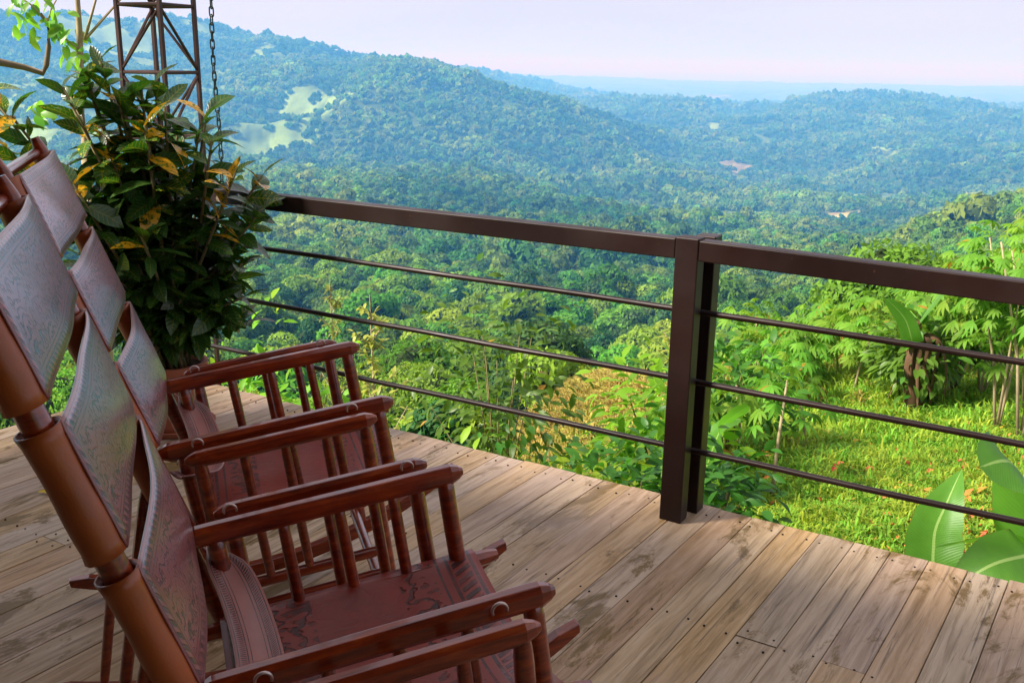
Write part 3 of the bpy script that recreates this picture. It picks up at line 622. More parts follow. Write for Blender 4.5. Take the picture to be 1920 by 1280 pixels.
def make_chair(loc, th, tau, label):
    t = thing('rocking_chair', label, 'rocking chair', loc, (0, -tau, math.pi / 2 - th), 'leather rocking chairs on the deck')
    WL, WS, WP, H0, ZR, WR = 0.268, 0.352, 0.312, 0.671, 0.452, 0.285; wz = lambda z: WR + (WS - WR) * max(0, z - 0.05) / 0.62; TP = math.tan(0.205)
    def rod(name, a, b, r, n=10, taper=0.72, mat=CW, **k):
        a, b = Vector(a), Vector(b); q = [0, 0.035, 0.1, 0.5, 0.9, 0.965, 1]; rr = [taper, 0.9, 1, 1.03, 1, 0.9, taper]
        m = MB(); m.tube([a.lerp(b, s) for s in q], [r * s for s in rr], n, **k); return m.build(name, mat, t, auto=40)
    def bar(name, a, b, hw, hh):                       # arm bar: squarish, pointed chamfered ends
        a, b = Vector(a), Vector(b); L = (b - a).length; q = [0, 0.010, 0.028, 0.06, L - 0.06, L - 0.028, L - 0.010, L]; s = [0.34, 0.66, 0.98, 1, 1, 0.98, 0.66, 0.34]
        m = MB(); vs = []; d = (b - a).normalized(); up = Vector((0, 0, 1)); sd = d.cross(up)
        prof = [(-1, -.55), (-.62, -1), (.62, -1), (1, -.55), (1, .5), (.55, 1), (-.55, 1), (-1, .5)]
        for i, (x, k) in enumerate(zip(q, s)):
            for (u, v) in prof: vs.append(a + d * x + sd * (u * hw * k) + up * (v * hh * k))
        n = 8; fs = [(i * n + j, (i + 1) * n + j, (i + 1) * n + (j + 1) % n, i * n + (j + 1) % n) for i in range(7) for j in range(n)] + [tuple(range(n)), tuple(range(7 * n, 8 * n))[::-1]]
        m.add(vs, fs); return m.build(name, CW, t, bevel=0.0015)
    zc = lambda a: 1.292 - math.sqrt(1.3 ** 2 - (a - 0.15) ** 2)          # rocker underside
    for s in (1, -1):
        bar('armrest', (-0.012, s * WL, H0), (0.582, s * WL, H0), 0.0165, 0.0215)
        bar('outer_arm_bar', (0.055, s * WS, H0 - 0.002), (0.523, s * WS, H0 - 0.002), 0.0145, 0.0195)
        for a, r in ((0.050, 0.0195), (0.187, 0.0125), (0.305, 0.0125), (0.422, 0.0125), (0.540, 0.0185)):
            rod('arm_leg' if r > 0.015 else 'spindle', (a, s * WL, H0 - 0.012), (a + 0.004, s * (WL - 0.004), ZR - 0.012), r, taper=0.7)
        rod('seat_rail', (-0.035, s * 0.262, ZR), (0.635, s * 0.262, ZR), 0.0195, 8, 0.6)
        for a, r in ((0.088, 0.019), (0.490, 0.0175)):
            rod('leg', (a, s * WS, H0 - 0.012), (a, s * WR, zc(a) + 0.03), r, taper=0.75)
        for a in (0.19, 0.29, 0.39): rod('spindle', (a, s * WS, H0 - 0.012), (a, s * wz(.285), 0.285), 0.0125, taper=0.7)
        rod('stretcher', (0.088, s * wz(.285), 0.285), (0.490, s * wz(.285), 0.285), 0.0145)
        rod('stretcher', (0.088, s * wz(.215), 0.215), (0.490, s * wz(.215), 0.215), 0.013)
        m = MB(); N_ = 22; pts = [-0.40 + 1.22 * i / N_ for i in range(N_ + 1)]      # rocker runner, a curved board
        vs = []
        for a in pts:
            k = 1 - 0.45 * max(0, (abs(a - 0.21) - 0.55) / 0.06) if abs(a - 0.21) > 0.55 else 1
            zz = zc(a); vs += [(a, s * WR - 0.016, zz), (a, s * WR + 0.016, zz), (a, s * WR + 0.016, zz + 0.042 * k), (a, s * WR - 0.016, zz + 0.042 * k)]
        fs = [(i * 4 + j, i * 4 + (j + 1) % 4, (i + 1) * 4 + (j + 1) % 4, (i + 1) * 4 + j) for i in range(N_) for j in range(4)] + [(3, 2, 1, 0), (N_ * 4, N_ * 4 + 1, N_ * 4 + 2, N_ * 4 + 3)]
        m.add(vs, fs); m.build('rocker', CW, t, bevel=0.003)
        z1, z2 = 0.39, 1.425; pa = lambda z: -0.017 - (z - H0) * TP
        rod('back_post', (pa(z1), s * WP, z1), (pa(z2), s * WP, z2), 0.0205, 12, 0.55)
        rod('rear_brace', (-0.27, s * WR, zc(-0.27) + 0.035), (pa(0.78) - 0.02, s * WP, 0.78), 0.0125)
        for a in (0.09, 0.47):                                                     # eye rings that hinge the two arm bars
            m = MB(); pts = [(a + 0.013 * math.cos(q * math.pi / 8), s * 0.311, H0 + 0.020 + 0.013 * math.sin(q * math.pi / 8)) for q in range(-1, 10)]
            m.tube(pts, 0.0028, 6, up=(0, 1, 0)); m.build('hinge_ring', RING, t, smooth=True)
    for a, z in ((0.10, 0.115), (0.47, 0.13)): rod('cross_rail', (a, -WR, z), (a, WR, z), 0.015)
    rod('cross_rail', (0.46, -0.26, ZR - 0.05), (0.46, 0.26, ZR - 0.05), 0.013)
    for z in (1.385, 0.70): a = -0.017 - (z - H0) * TP; rod('back_rail', (a - .012, -WP, z), (a - .012, WP, z), 0.014)
    # leather back: three tooled panels sleeved over both posts
    d = Vector((-math.sin(0.205), 0, math.cos(0.205))); mm = Vector((math.cos(0.205), 0, math.sin(0.205)))
    org = Vector((-0.017, 0, H0))
    for (z1, z2, sag) in ((1.188, 1.380, -0.008), (0.958, 1.156, -0.012), (0.706, 0.926, -0.022)):
        l1, l2 = (z1 - H0) / math.cos(0.205), (z2 - H0) / math.cos(0.205); rs = 0.0275; m = MB(); NV = 12; rows = []
        for side in (-1, 1):                                                        # sleeve round each post
            NS = 16; vs = []; uv = []
            for i in range(NV + 1):
                v = i / NV; l = l1 + (l2 - l1) * v
                for j in range(NS):
                    an = 2 * math.pi * j / NS; rr = rs * (1 + 0.03 * math.sin(v * 9 + side) + (0.09 if i in (0, NV) else 0))
                    vs.append(org + d * l + Vector((0, side * WP, 0)) + Vector((0, 1, 0)) * math.cos(an) * rr + mm * math.sin(an) * rr); uv.append((j / NS, v))
            fs = [(i * NS + j, i * NS + (j + 1) % NS, (i + 1) * NS + (j + 1) % NS, (i + 1) * NS + j) for i in range(NV) for j in range(NS)]
            m.add(vs, fs, 1, uv)
        NU = 22; vs = []; uv = []
        for i in range(NV + 1):
            v = i / NV
            for j in range(NU + 1):
                u = j / NU; b = -WP - 0.010 + (2 * WP + 0.02) * u; k = (1 - (2 * u - 1) ** 2)
                s_ = rs + 0.002 - sag * k * (0.8 + 0.35 * math.sin(v * math.pi)) + 0.004 * math.sin(u * 7 + v * 5 + z1 * 9) * k
                edge = -0.003 * k * (1 if v > 0.5 else -1) * abs(2 * v - 1)                  # top and bottom edges draw in a little at the middle
                l = l1 + (l2 - l1) * v + edge; vs.append(org + d * l + Vector((0, b, 0)) + mm * s_); uv.append((u, v))
        fs = [(i * (NU + 1) + j, i * (NU + 1) + j + 1, (i + 1) * (NU + 1) + j + 1, (i + 1) * (NU + 1) + j) for i in range(NV) for j in range(NU)]
        m.add(vs, fs, 0, uv); o = m.build('back_panel', [LP, LSL], t, smooth=True)
        so = o.modifiers.new('thickness', 'SOLIDIFY'); so.thickness = 0.0035; so.offset = 0
    # strap slung across low behind the seat
    m = MB(); NU, NV = 28, 6; vs = []; uv = []
    for j in range(NU + 1):
        u = j / NU; b = WP * (1 - 2 * u); k = 1 - (2 * u - 1) ** 2; tw = 1 - 0.65 * math.exp(-((min(u, 1 - u)) / 0.06) ** 2)
        for i in range(NV + 1):
            v = i / NV - 0.5
            vs.append((0.028 + 0.062 * k ** .5 + v * 0.085 * tw, b, 0.628 - 0.085 * k - 0.02 * v - 0.012 * (1 - (2 * v) ** 2))); uv.append((u, i / NV))
    fs = [(j * (NV + 1) + i, j * (NV + 1) + i + 1, (j + 1) * (NV + 1) + i + 1, (j + 1) * (NV + 1) + i) for j in range(NU) for i in range(NV)]
    m.add(vs, fs, 0, uv); o = m.build('strap', LST, t, smooth=True); so = o.modifiers.new('thickness', 'SOLIDIFY'); so.thickness = 0.004; so.offset = 0
    # seat: a leather sling wrapped over both seat rails
    m = MB(); NU, NA = 34, 16; vs = []; uv = []; rw = 0.0245
    for i in range(NA + 1):
        a = 0.028 + 0.552 * i / NA; v = i / NA
        for j in range(NU + 1):
            u = j / NU
            if u < 0.14 or u > 0.86:
                q = u / 0.14 if u < 0.14 else (1 - u) / 0.14; an = math.radians(-150 + 235 * q); sgn = 1 if u < 0.5 else -1
                b = sgn * (0.262 + rw * math.cos(an if q >= 0 else 0)); z = ZR + rw * math.sin(an)
            else:
                w_ = (u - 0.14) / 0.72; b = 0.262 * (1 - 2 * w_); k = 1 - (2 * w_ - 1) ** 2; z = ZR + rw - 0.002 - 0.060 * k ** 0.9 * (0.85 + 0.25 * math.sin(v * 3.1)) + 0.003 * math.sin(w_ * 9 + v * 6)
            vs.append((a + 0.008 * math.sin(u * 3.14) * (2 * v - 1), b, z)); uv.append((u, v))
    fs = [(i * (NU + 1) + j, (i + 1) * (NU + 1) + j, (i + 1) * (NU + 1) + j + 1, i * (NU + 1) + j + 1) for i in range(NA) for j in range(NU)]
    m.add(vs, fs, 0, uv); o = m.build('seat', LS, t, smooth=True); so = o.modifiers.new('thickness', 'SOLIDIFY'); so.thickness = 0.004; so.offset = 0
    return t
chA = make_chair((-0.844, 2.556, 0.0), R(72.07), R(8.35), 'brown leather rocking chair beside the leafy pot plant, farther from the viewer')
chB = copy_tree(chA); chB.location = (-0.475, 1.600, 0.0); chB.rotation_euler = (0, -R(7.28), math.pi / 2 - R(70.05))
chB['label'] = 'brown leather rocking chair cut off by the lower picture edge, nearer to the viewer'

# ---------------------------------------------------------------- leaves and plants
def leaf_tpl(L=1.0, W=0.35, seg=4, fold=0.25, curl=0.25, base=0.0, tip=1.0, wave=0.0, pw=1.0):
    """one bent leaf along +Y with a folded midrib, returned as vertices, quads and uv"""
    vs = []; uv = []; y = z = 0.0
    for i in range(seg + 1):
        t = i / seg; w_ = W * 0.5 * (math.sin(math.pi * (0.04 + 0.96 * t) ** pw) ** 0.8 if t < 1 else 0.03) * L
        w_ = max(w_, 0.012 * L); ang = -curl * t * 2
        if i: y += L / seg * math.cos(ang); z += L / seg * math.sin(ang)
        for s in (-1, 0, 1):
            vs.append((s * w_, y, z + abs(s) * fold * w_ + wave * L * math.sin(t * 11 + s * 2) * abs(s))); uv.append((0.5 + s * 0.5, t))
    fs = [(i * 3 + k, i * 3 + k + 1, (i + 1) * 3 + k + 1, (i + 1) * 3 + k) for i in range(seg) for k in (0, 1)]
    return vs, fs, uv
def tpl_mesh(name, tpl, mat):
    m = MB(); m.add(tpl[0], tpl[1], 0, tpl[2]); return m.mesh(name, mat, True)
def frame(pos, d, up, s, roll=0.0):
    d = Vector(d).normalized(); x = d.cross(Vector(up))
    if x.length < 1e-3: x = Vector((1, 0, 0))
    x.normalize(); z = x.cross(d)
    M_ = Matrix(((x.x, d.x, z.x, pos[0]), (x.y, d.y, z.y, pos[1]), (x.z, d.z, z.z, pos[2]), (0, 0, 0, 1)))
    return M_ @ Matrix.Rotation(roll, 4, 'Y') @ Matrix.Scale(s, 4)
def leaf_mass(name, tpl, mats4, mat, parent):
    v = np.array(tpl[0]); f = np.array(tpl[1]); A = np.array([np.array(m) for m in mats4])
    V = np.einsum('nij,kj->nki', A[:, :3, :3], v) + A[:, None, :3, 3]; n = len(A)
    F = (f[None] + (np.arange(n) * len(v))[:, None, None]).reshape(-1, 4)
    me = nmesh(name, V.reshape(-1, 3), F, mat, smooth=True)
    uvl = me.uv_layers.new(name='UVMap'); uvl.data.foreach_set('uv', np.tile(np.array(tpl[2], np.float32), (n, 1))[F.ravel()].ravel())
    o = bpy.data.objects.new(name, me); link(o, parent); return tag(o, kind='stuff')

GREEN_GLOSS = leafmat('glossy_dark_leaf', (0.060, 0.15, 0.018), (0.13, 0.33, 0.02), 0.42, 0.25, 0.35, 0.5, 0.03, yellow=0.012)
GREEN_BRIGHT = leafmat('bright_green_leaf', (0.19, 0.34, 0.022), (0.32, 0.56, 0.03), 0.5, 0.2, 0.45, 0.4, 0.03, yellow=0.02)
CASS = leafmat('cassava_leaf', (0.15, 0.30, 0.030), (0.25, 0.48, 0.035), 0.55, 0.15, 0.45, 0.4, 0.025, yellow=0.01)
stem_g = plain('green_brown_stem', (0.16, 0.13, 0.05), 0.7, 0.3, 20, 0.4)
stem_p = plain('pale_woody_stem', (0.36, 0.28, 0.17), 0.75, 0.2, 20, 0.35)

# -- leafy bushes just beyond the deck, every bush a thing, its outer leaves separate
tplC = leaf_tpl(1, 0.42, 3, 0.22, 0.30); meC = {k: tpl_mesh('leaf', tplC, m) for k, m in (('gloss', GREEN_GLOSS), ('bright', GREEN_BRIGHT))}
def bush(az, r, h, rad, kind, label, nmass=520, nleaf=36, ls=0.10, g=None, dz=0.0):
    x, y = pol(az, r); z = hz(x, y); t = thing('leafy_bush', label, 'bush', (x, y, z), (0, 0, 0), g)
    m = MB(); tips = []
    for i in range(9):
        an = i * 2.4 + rnd.random(); tp = Vector((math.cos(an) * rad * rnd.uniform(.25, .8), math.sin(an) * rad * rnd.uniform(.25, .8), h * rnd.uniform(.6, .92)))
        m.tube([(0, 0, -0.2), tp * 0.45 + Vector((0, 0, h * 0.12)), tp], [0.016, 0.010, 0.004], 5); tips.append(tp)
    m.build('stem', stem_g, t, smooth=True)
    def one(out):
        a = rnd.random() * 6.283; e = math.asin(rnd.uniform(-0.55, 1)); rr = rnd.uniform(0.9, 1.06) if out else rnd.random() ** 0.45 * 0.98
        lump = 1 + 0.22 * math.sin(a * 3 + az) * math.cos(e * 4 + r) + 0.12 * math.sin(a * 7 + e * 5)
        p = Vector((math.cos(a) * math.cos(e) * rad, math.sin(a) * math.cos(e) * rad, math.sin(e) * h * 0.5)) * rr * lump + Vector((0, 0, h * 0.55))
        d = Vector((math.cos(a) * math.cos(e), math.sin(a) * math.cos(e), math.sin(e) * 0.7 - 0.25)) + Vector((rnd.gauss(0, .5), rnd.gauss(0, .5), rnd.gauss(0, .4)))
        return frame(p, d, (rnd.gauss(0, .3), rnd.gauss(0, .3), 1), ls * rnd.uniform(0.7, 1.35), rnd.gauss(0, .35))
    leaf_mass('foliage', tplC, [one(False) for _ in range(nmass)], GREEN_GLOSS if kind == 'gloss' else GREEN_BRIGHT, t)
    for _ in range(nleaf):
        o = bpy.data.objects.new('leaf', meC[kind]); link(o, t); o.matrix_local = one(True)
BUSH = [(12.2, 5.3, 1.05, 0.42, 'gloss', 'dark glossy bush low beside the railing post'),
 (8.2, 5.2, 1.35, 0.55, 'gloss', 'leafy bush directly left of the railing post beyond the deck edge'),
 (5.6, 5.7, 1.40, 0.50, 'bright', 'bright leafy bush between the orange mound and the deck edge'),
 (2.6, 5.9, 1.85, 0.62, 'gloss', 'tall dark coffee bush in front of the orange mound'),
 (-0.6, 9.6, 3.05, 0.95, 'gloss', 'dark round-topped bush standing left of the orange mound'),
 (-1.6, 6.0, 1.85, 0.62, 'bright', 'bright bush left of the tall dark coffee bush'),
 (-4.6, 6.0, 1.9, 0.75, 'gloss', 'wide bush below the third rod near the armrests'),
 (-7.6, 6.4, 1.8, 0.75, 'bright', 'pale green bush beyond the armrests of the chairs'),
 (-11.5, 7.4, 2.0, 0.9, 'bright', 'light green bush behind the far armrest'),
 (-15.2, 7.8, 2.9, 0.95, 'bright', 'light green bush right of the leafy pot plant'),
 (9.3, 7.2, 1.35, 0.55, 'bright', 'yellow-green bush behind the railing post'),
 (12.8, 8.4, 1.15, 0.6, 'gloss', 'orange-tipped dark bush right of the railing post'),
 (22.9, 10.4, 0.95, 0.40, 'gloss', 'small dark bush under the tall cassava plants'),
 (25.0, 11.2, 1.3, 0.40, 'gloss', 'dark narrow bush beside the dry banana stem')]
for b in BUSH: bush(*b[:6], nmass=int(360 + 500 * b[3]), ls=0.105 if b[1] < 7 else 0.13)

# -- shrubs on the garden slope between the deck and the forest trees
shrub_me = [crown_mesh('shrub_foliage', LM[k], LM['core'], n_leaf=3000, n_puff=p, leaf=lf, rzz=z, seed=s, droop=.6) for k, p, lf, z, s in
            (('light', 12, .085, .9, 41), ('mid', 14, .075, 1.0, 42), ('light', 16, .07, .75, 43), ('dark', 12, .09, 1.1, 44))]
x, y = scatter(8.5, 31, 1.75, 34, 77); az_ = np.degrees(np.arctan2(x, y)); rr_ = np.hypot(x, y)
k = ~((np.abs(az_ - 5.2) < 4.6) & (rr_ < 27)) & ~((az_ > 12) & (rr_ < 13.5)) & (rng.random(len(x)) < np.interp(rr_, [8, 14, 31], [0.6, 0.8, 0.62]))
x, y, rr_ = x[k], y[k], rr_[k]; od = np.argsort(rr_)[:285]
for i in od:
    s = rnd.uniform(0.55, 1.1) * float(np.interp(rr_[i], [8, 14, 30], [0.75, 1.0, 1.5])); kk = rnd.choice([0, 0, 1, 2, 2, 3]); azi = math.degrees(math.atan2(x[i], y[i])); s *= 0.5 if 9.5 < azi < 25 else 1
    t = thing('garden_shrub', 'leafy green shrub on the garden slope beyond the deck', 'shrub', (x[i], y[i], hz(x[i], y[i])), (0, 0, rnd.random() * 6.28), 'shrubs on the garden slope')
    m = MB(); m.tube([(0, 0, -0.3), (0.04, 0.02, s * 0.9)], [0.04 * s, 0.02 * s], 5); m.build('trunk', bark, t)
    o = bpy.data.objects.new('crown', shrub_me[kk]); link(o, t); o.location = (0, 0, s * 0.6); o.scale = (s, s, s * 1.0)
print('shrubs', len(od))
# one round pale green tree and one slender pale sapling that stand out on the slope
def feature_tree(name, label, cat, az, r, s, mesh, hh, sy=1.0):
    x, y = pol(az, r); t = thing(name, label, cat, (x, y, hz(x, y)))
    m = MB(); m.tube([(0, 0, -0.8), (0.1, 0, hh * .5), (0, 0, hh)], [0.06 * s, 0.045 * s, 0.03 * s], 7); m.build('trunk', bark, t, smooth=True)
    o = bpy.data.objects.new('crown', mesh); link(o, t); o.location = (0, 0, hh); o.scale = (s, s, s * sy)
feature_tree('round_tree', 'round pale green domed tree standing above the orange mound', 'tree', 2.0, 62, 2.9, crown_mesh('round_crown', LM['light'], LM['core'], n_leaf=12000, n_puff=60, leaf=.03, rzz=.8, seed=51), 2.6, 1.0)
feature_tree('spreading_tree', 'bright spreading tree with layered foliage left of the round pale tree', 'tree', -1.9, 66, 4.6, near_crowns[0], 5.0, 0.8)
feature_tree('spreading_tree', 'flat-topped green tree right of the round pale tree', 'tree', 6.2, 58, 3.2, near_crowns[3], 3.4, 0.8)

# sapling with thin upright twigs
def sapling(az, r, h, label):
    x, y = pol(az, r); t = thing('sapling', label, 'sapling', (x, y, hz(x, y))); m = MB(); m.tube([(0, 0, -.3), (0.02, 0, h * .5), (-0.02, 0.02, h)], [0.035, 0.022, 0.006], 6)
    Ms = []
    for i in range(26):
        z = h * rnd.uniform(.35, .98); a = rnd.random() * 6.28; L_ = rnd.uniform(.3, .9) * (1.15 - z / h); q = Vector((math.cos(a) * L_, math.sin(a) * L_, z + L_ * .9))
        m.tube([(0, 0, z), q], [.010, .003], 4)
        for _ in range(12):
            p = Vector((0, 0, z)).lerp(q, rnd.uniform(.35, 1)); Ms.append(frame(p, (rnd.gauss(0, 1), rnd.gauss(0, 1), rnd.gauss(0.3, .6)), (0, 0, 1), rnd.uniform(.07, .14)))
    m.build('trunk', stem_p, t); leaf_mass('foliage', tplC, Ms, LM_YEL, t)
LM_YEL = leafmat('yellow_green_leaf', (0.26, 0.30, 0.05), (0.40, 0.46, 0.06), 0.5, 0.3, 0.4, 0.4, 0.03)
sapling(-8.3, 11.5, 3.6, 'slender pale yellow sapling rising behind the chairs')
sapling(10.4, 10.5, 1.3, 'pale yellow sapling just left of the railing post')
sapling(-10.6, 14.5, 4.3, 'small pinkish-yellow sapling near the pot plant')

# -- cassava plants: palmate leaves on bare stems
def palmate():
    vs = []; fs = []; uv = []
    for k in range(7):
        an = (k - 3) * 0.52; L_ = 0.115 * (1 - 0.10 * abs(k - 3)); v, f, u = leaf_tpl(L_, 0.24, 3, 0.15, 0.35); n = len(vs); c, s = math.cos(an), math.sin(an)
        vs += [(p[0] * c + p[1] * s, -p[0] * s + p[1] * c, p[2] - 0.0) for p in v]; fs += [tuple(i + n for i in q) for q in f]; uv += u
    n = len(vs); vs += [(-.0015, -.16, .02), (.0015, -.16, .02), (.0015, 0, 0), (-.0015, 0, 0)]; fs.append((n, n + 1, n + 2, n + 3)); uv += [(0.5, 0)] * 4
    return vs, fs, uv
tplP = palmate(); meP = tpl_mesh('leaf', tplP, CASS)
def cassava(az, r, h, label, nobj=16, nmass=40, g='cassava plants beyond the lawn', scale=1.0, spread=1.0):
    x, y = pol(az, r); t = thing('cassava_plant', label, 'plant', (x, y, hz(x, y)), (0, 0, rnd.random() * 6.28), g); m = MB(); Ms = []
    for b in range(3 if h > 1.2 else 1):
        a = b * 2.1 + rnd.random(); sp = 0.28 * spread; top = Vector((math.cos(a) * sp * h * .6, math.sin(a) * sp * h * .6, h * rnd.uniform(.82, 1.0)))
        m.tube([(0, 0, -0.1), (top.x * .3, top.y * .3, h * .4), top], [0.016, 0.013, 0.007], 6)
        for i in range((nobj + nmass) // (3 if h > 1.2 else 1)):
            k = rnd.random() ** 0.6; p = Vector((top.x * .3, top.y * .3, h * .4)).lerp(top, k) if h > 1.2 else top * (0.55 + 0.45 * k)
            aa = rnd.random() * 6.28; el = rnd.uniform(-.35, .75); L_ = rnd.uniform(.12, .34) * spread
            d = Vector((math.cos(aa) * math.cos(el), math.sin(aa) * math.cos(el), math.sin(el))); pos = p + d * L_
            Ms.append(frame(pos, Vector((d.x, d.y, -0.35 + rnd.gauss(0, .25))), (d.x * .3, d.y * .3, 1), rnd.uniform(.8, 1.35) * scale, rnd.gauss(0, .25)))
    m.build('stem', stem_p, t, smooth=True); rnd.shuffle(Ms)
    for M_ in Ms[:nobj]: o = bpy.data.objects.new('leaf', meP); link(o, t); o.matrix_local = M_
    if Ms[nobj:]: leaf_mass('foliage', tplP, Ms[nobj:], CASS, t)
CL = 'leafy cassava plant with palmate leaves among others beyond the lawn'
for i, (az, r, h) in enumerate([(14.6, 11.2, .62), (16.2, 12.0, .7), (17.6, 11.4, .68), (19.0, 11.9, .75), (20.6, 12.0, .8), (18.4, 13.2, .8), (21.4, 13.0, .95), (22.6, 12.4, 1.0), (24.2, 12.6, 1.1),
     (25.2, 11.8, 1.3), (26.4, 11.0, 1.5), (27.4, 12.2, 1.8), (28.6, 10.6, 1.95), (25.6, 13.4, 1.3), (29.8, 11.6, 2.2), (23.4, 14.0, 1.0), (27.0, 14.0, 1.8), (13.4, 12.6, 1.0), (31.0, 10.4, 2.2), (27.4, 9.7, 1.5), (28.6, 9.4, 1.9), (24.9, 10.9, 1.0), (15.6, 10.4, .75), (19.8, 10.9, .8)]):
    cassava(az, r, h, CL, 12, int(45 + 26 * h), scale=1.3, spread=1.2)
cassava(15.9, 6.9, 1.05, 'small single-stemmed cassava on the lawn right of the railing post', 12, 12, scale=1.25)
cassava(14.0, 8.0, 0.75, 'low cassava seedling behind the dark bush', 12, 10, scale=1.2)
cassava(17.6, 8.6, 0.6, 'short cassava seedling in the middle of the lawn', 10, 6, scale=1.1)

# -- banana plants
BAN = NT('banana_leaf'); uvn = BAN.n('ShaderNodeUVMap'); sp_ = BAN.n('ShaderNodeSeparateXYZ'); BAN.l(uvn.outputs[0], sp_.inputs[0])
wvn = BAN.math('SINE', BAN.math('ADD', BAN.math('MULTIPLY', sp_.outputs[1], 420), BAN.math('MULTIPLY', BAN.math('ABSOLUTE', BAN.math('SUBTRACT', sp_.outputs[0], 0.5)), -60)))
mid = BAN.math('LESS_THAN', BAN.math('ABSOLUTE', BAN.math('SUBTRACT', sp_.outputs[0], 0.5)), 0.025)
nb = BAN.noise(BAN.mapv(uvn.outputs[0], (2, 9, 1)), 2.0, 4)
cb = BAN.mix(nb, (0.055, 0.17, 0.018), (0.12, 0.30, 0.03)); cb = BAN.mix(mid, cb, (0.34, 0.50, 0.14))
edg = BAN.math('ABSOLUTE', BAN.math('SUBTRACT', sp_.outputs[0], 0.5)); cb = BAN.mix(BAN.math('MULTIPLY', BAN.math('GREATER_THAN', BAN.math('ADD', edg, BAN.math('MULTIPLY', nb, 0.12)), 0.555), 0.8), cb, (0.16, 0.09, 0.03)); cb = BAN.mix(BAN.math('MULTIPLY', BAN.math('GREATER_THAN', wvn, 0.6), 0.22), cb, (0.16, 0.34, 0.06))
bb = BAN.bsdf(cb, 0.42, 0.35, BAN.bump(wvn, 0.12, 0.002)); trb = BAN.n('ShaderNodeBsdfTranslucent'); trb.inputs[0].default_value = (0.16, 0.46, 0.025, 1)
mxb = BAN.n('ShaderNodeMixShader'); mxb.inputs[0].default_value = 0.4; BAN.l(bb.outputs[0], mxb.inputs[1]); BAN.l(trb.outputs[0], mxb.inputs[2]); BAN.l(mxb.outputs[0], BAN.out.inputs[0])
DRY = plain('dry_banana_leaf', (0.10, 0.055, 0.028), 0.8, 0.2, 12, 0.5)
def eye(az, el, r): return Vector((r * math.sin(R(az)), r * math.cos(R(az)), 1.6 + r * math.tan(R(el))))
def big_leaf(t, pts, width, side, mat=None, fold=0.35, name='leaf', torn=0.0, pw=0.55):
    """broad banana leaf along a spine of world points"""
    P = [Vector(p) for p in pts]; N_ = 22; Q = []
    for i in range(N_ + 1):
        u = i / N_ * (len(P) - 1); k = min(int(u), len(P) - 2); f = u - k; p0 = P[max(k - 1, 0)]; p1 = P[k]; p2 = P[k + 1]; p3 = P[min(k + 2, len(P) - 1)]
        Q.append(0.5 * ((2 * p1) + (p2 - p0) * f + (2 * p0 - 5 * p1 + 4 * p2 - p3) * f * f + (3 * p1 - p0 - 3 * p2 + p3) * f ** 3))
    vs = []; uv = []; side = Vector(side).normalized(); inv = t.matrix_world.inverted() if False else Matrix.Translation(-t.location)
    for i, q in enumerate(Q):
        u = i / N_; tg = (Q[min(i + 1, N_)] - Q[max(i - 1, 0)]).normalized(); s = (side - tg * side.dot(tg)).normalized(); n = s.cross(tg)
        w_ = width * 0.5 * (math.sin(math.pi * (0.03 + 0.97 * u) ** 0.85) ** pw if i < N_ else 0.02) * (1 + torn * rnd.uniform(-.4, .2))
        for k in (-2, -1, 0, 1, 2):
            a = k / 2; vs.append(inv @ (q + s * a * w_ + n * (fold * abs(a) - 0.18 * a * a + 0.03 * math.sin(u * 14 + k)) * w_)); uv.append((0.5 + a * 0.5, u))
    fs = [(i * 5 + k, i * 5 + k + 1, (i + 1) * 5 + k + 1, (i + 1) * 5 + k) for i in range(N_) for k in range(4)]
    m = MB(); m.add(vs, fs, 0, uv); return m.build(name, mat or BAN.mat, t, smooth=True)
bx, by = pol(31.5, 5.0); bz = hz(bx, by)
ban = thing('banana_plant', 'young banana plant with broad green leaves at the right deck edge', 'banana plant', (bx, by, bz))
core = Vector((bx, by, bz)); base = Vector((bx, by, bz + 0.15))
m = MB(); m.tube([(0, 0, -.1), (0.0, 0, .25), (.02, 0, .6)], [.07, .055, .03], 10); m.build('stem', stem_g, ban, smooth=True)
tx, ty = pol(24.6, 4.5)
big_leaf(ban, [base + Vector((-.05, -.05, 0)), eye(26.2, -27.0, 4.45), eye(25.1, -24.4, 4.5), eye(25.5, -22.3, 4.6), eye(26.0, -20.5, 4.75)], 0.25, (0.85, -0.1, 0.35), fold=0.5, pw=1.0, torn=0.12)
big_leaf(ban, [base + Vector((.0, .0, .45)), eye(30.6, -24.5, 4.8), eye(29.6, -21.2, 4.6), eye(28.3, -19.7, 4.4), eye(26.9, -20.2, 4.25)], 0.42, (0.55, -0.35, -0.6), fold=0.2)
big_leaf(ban, [base + Vector((.0, .0, .3)), eye(30.2, -24.2, 4.7), eye(28.6, -23.8, 4.45), eye(27.0, -24.0, 4.3), eye(25.3, -24.7, 4.2)], 0.27, (0.1, -0.75, 0.5), fold=0.1, torn=0.12)
big_leaf(ban, [base + Vector((.02, -.05, .3)), eye(31.0, -24.0, 4.3), eye(29.6, -24.2, 4.15), eye(28.2, -25.0, 4.05), eye(26.6, -26.4, 3.98)], 0.33, (0.35, -0.8, -0.3), fold=0.4)
big_leaf(ban, [base, base + Vector((.25, -.3, .5)), base + Vector((.3, -.75, .62)), base + Vector((.3, -1.15, .5))], 0.32, (0.9, 0.1, 0.1), fold=0.2)
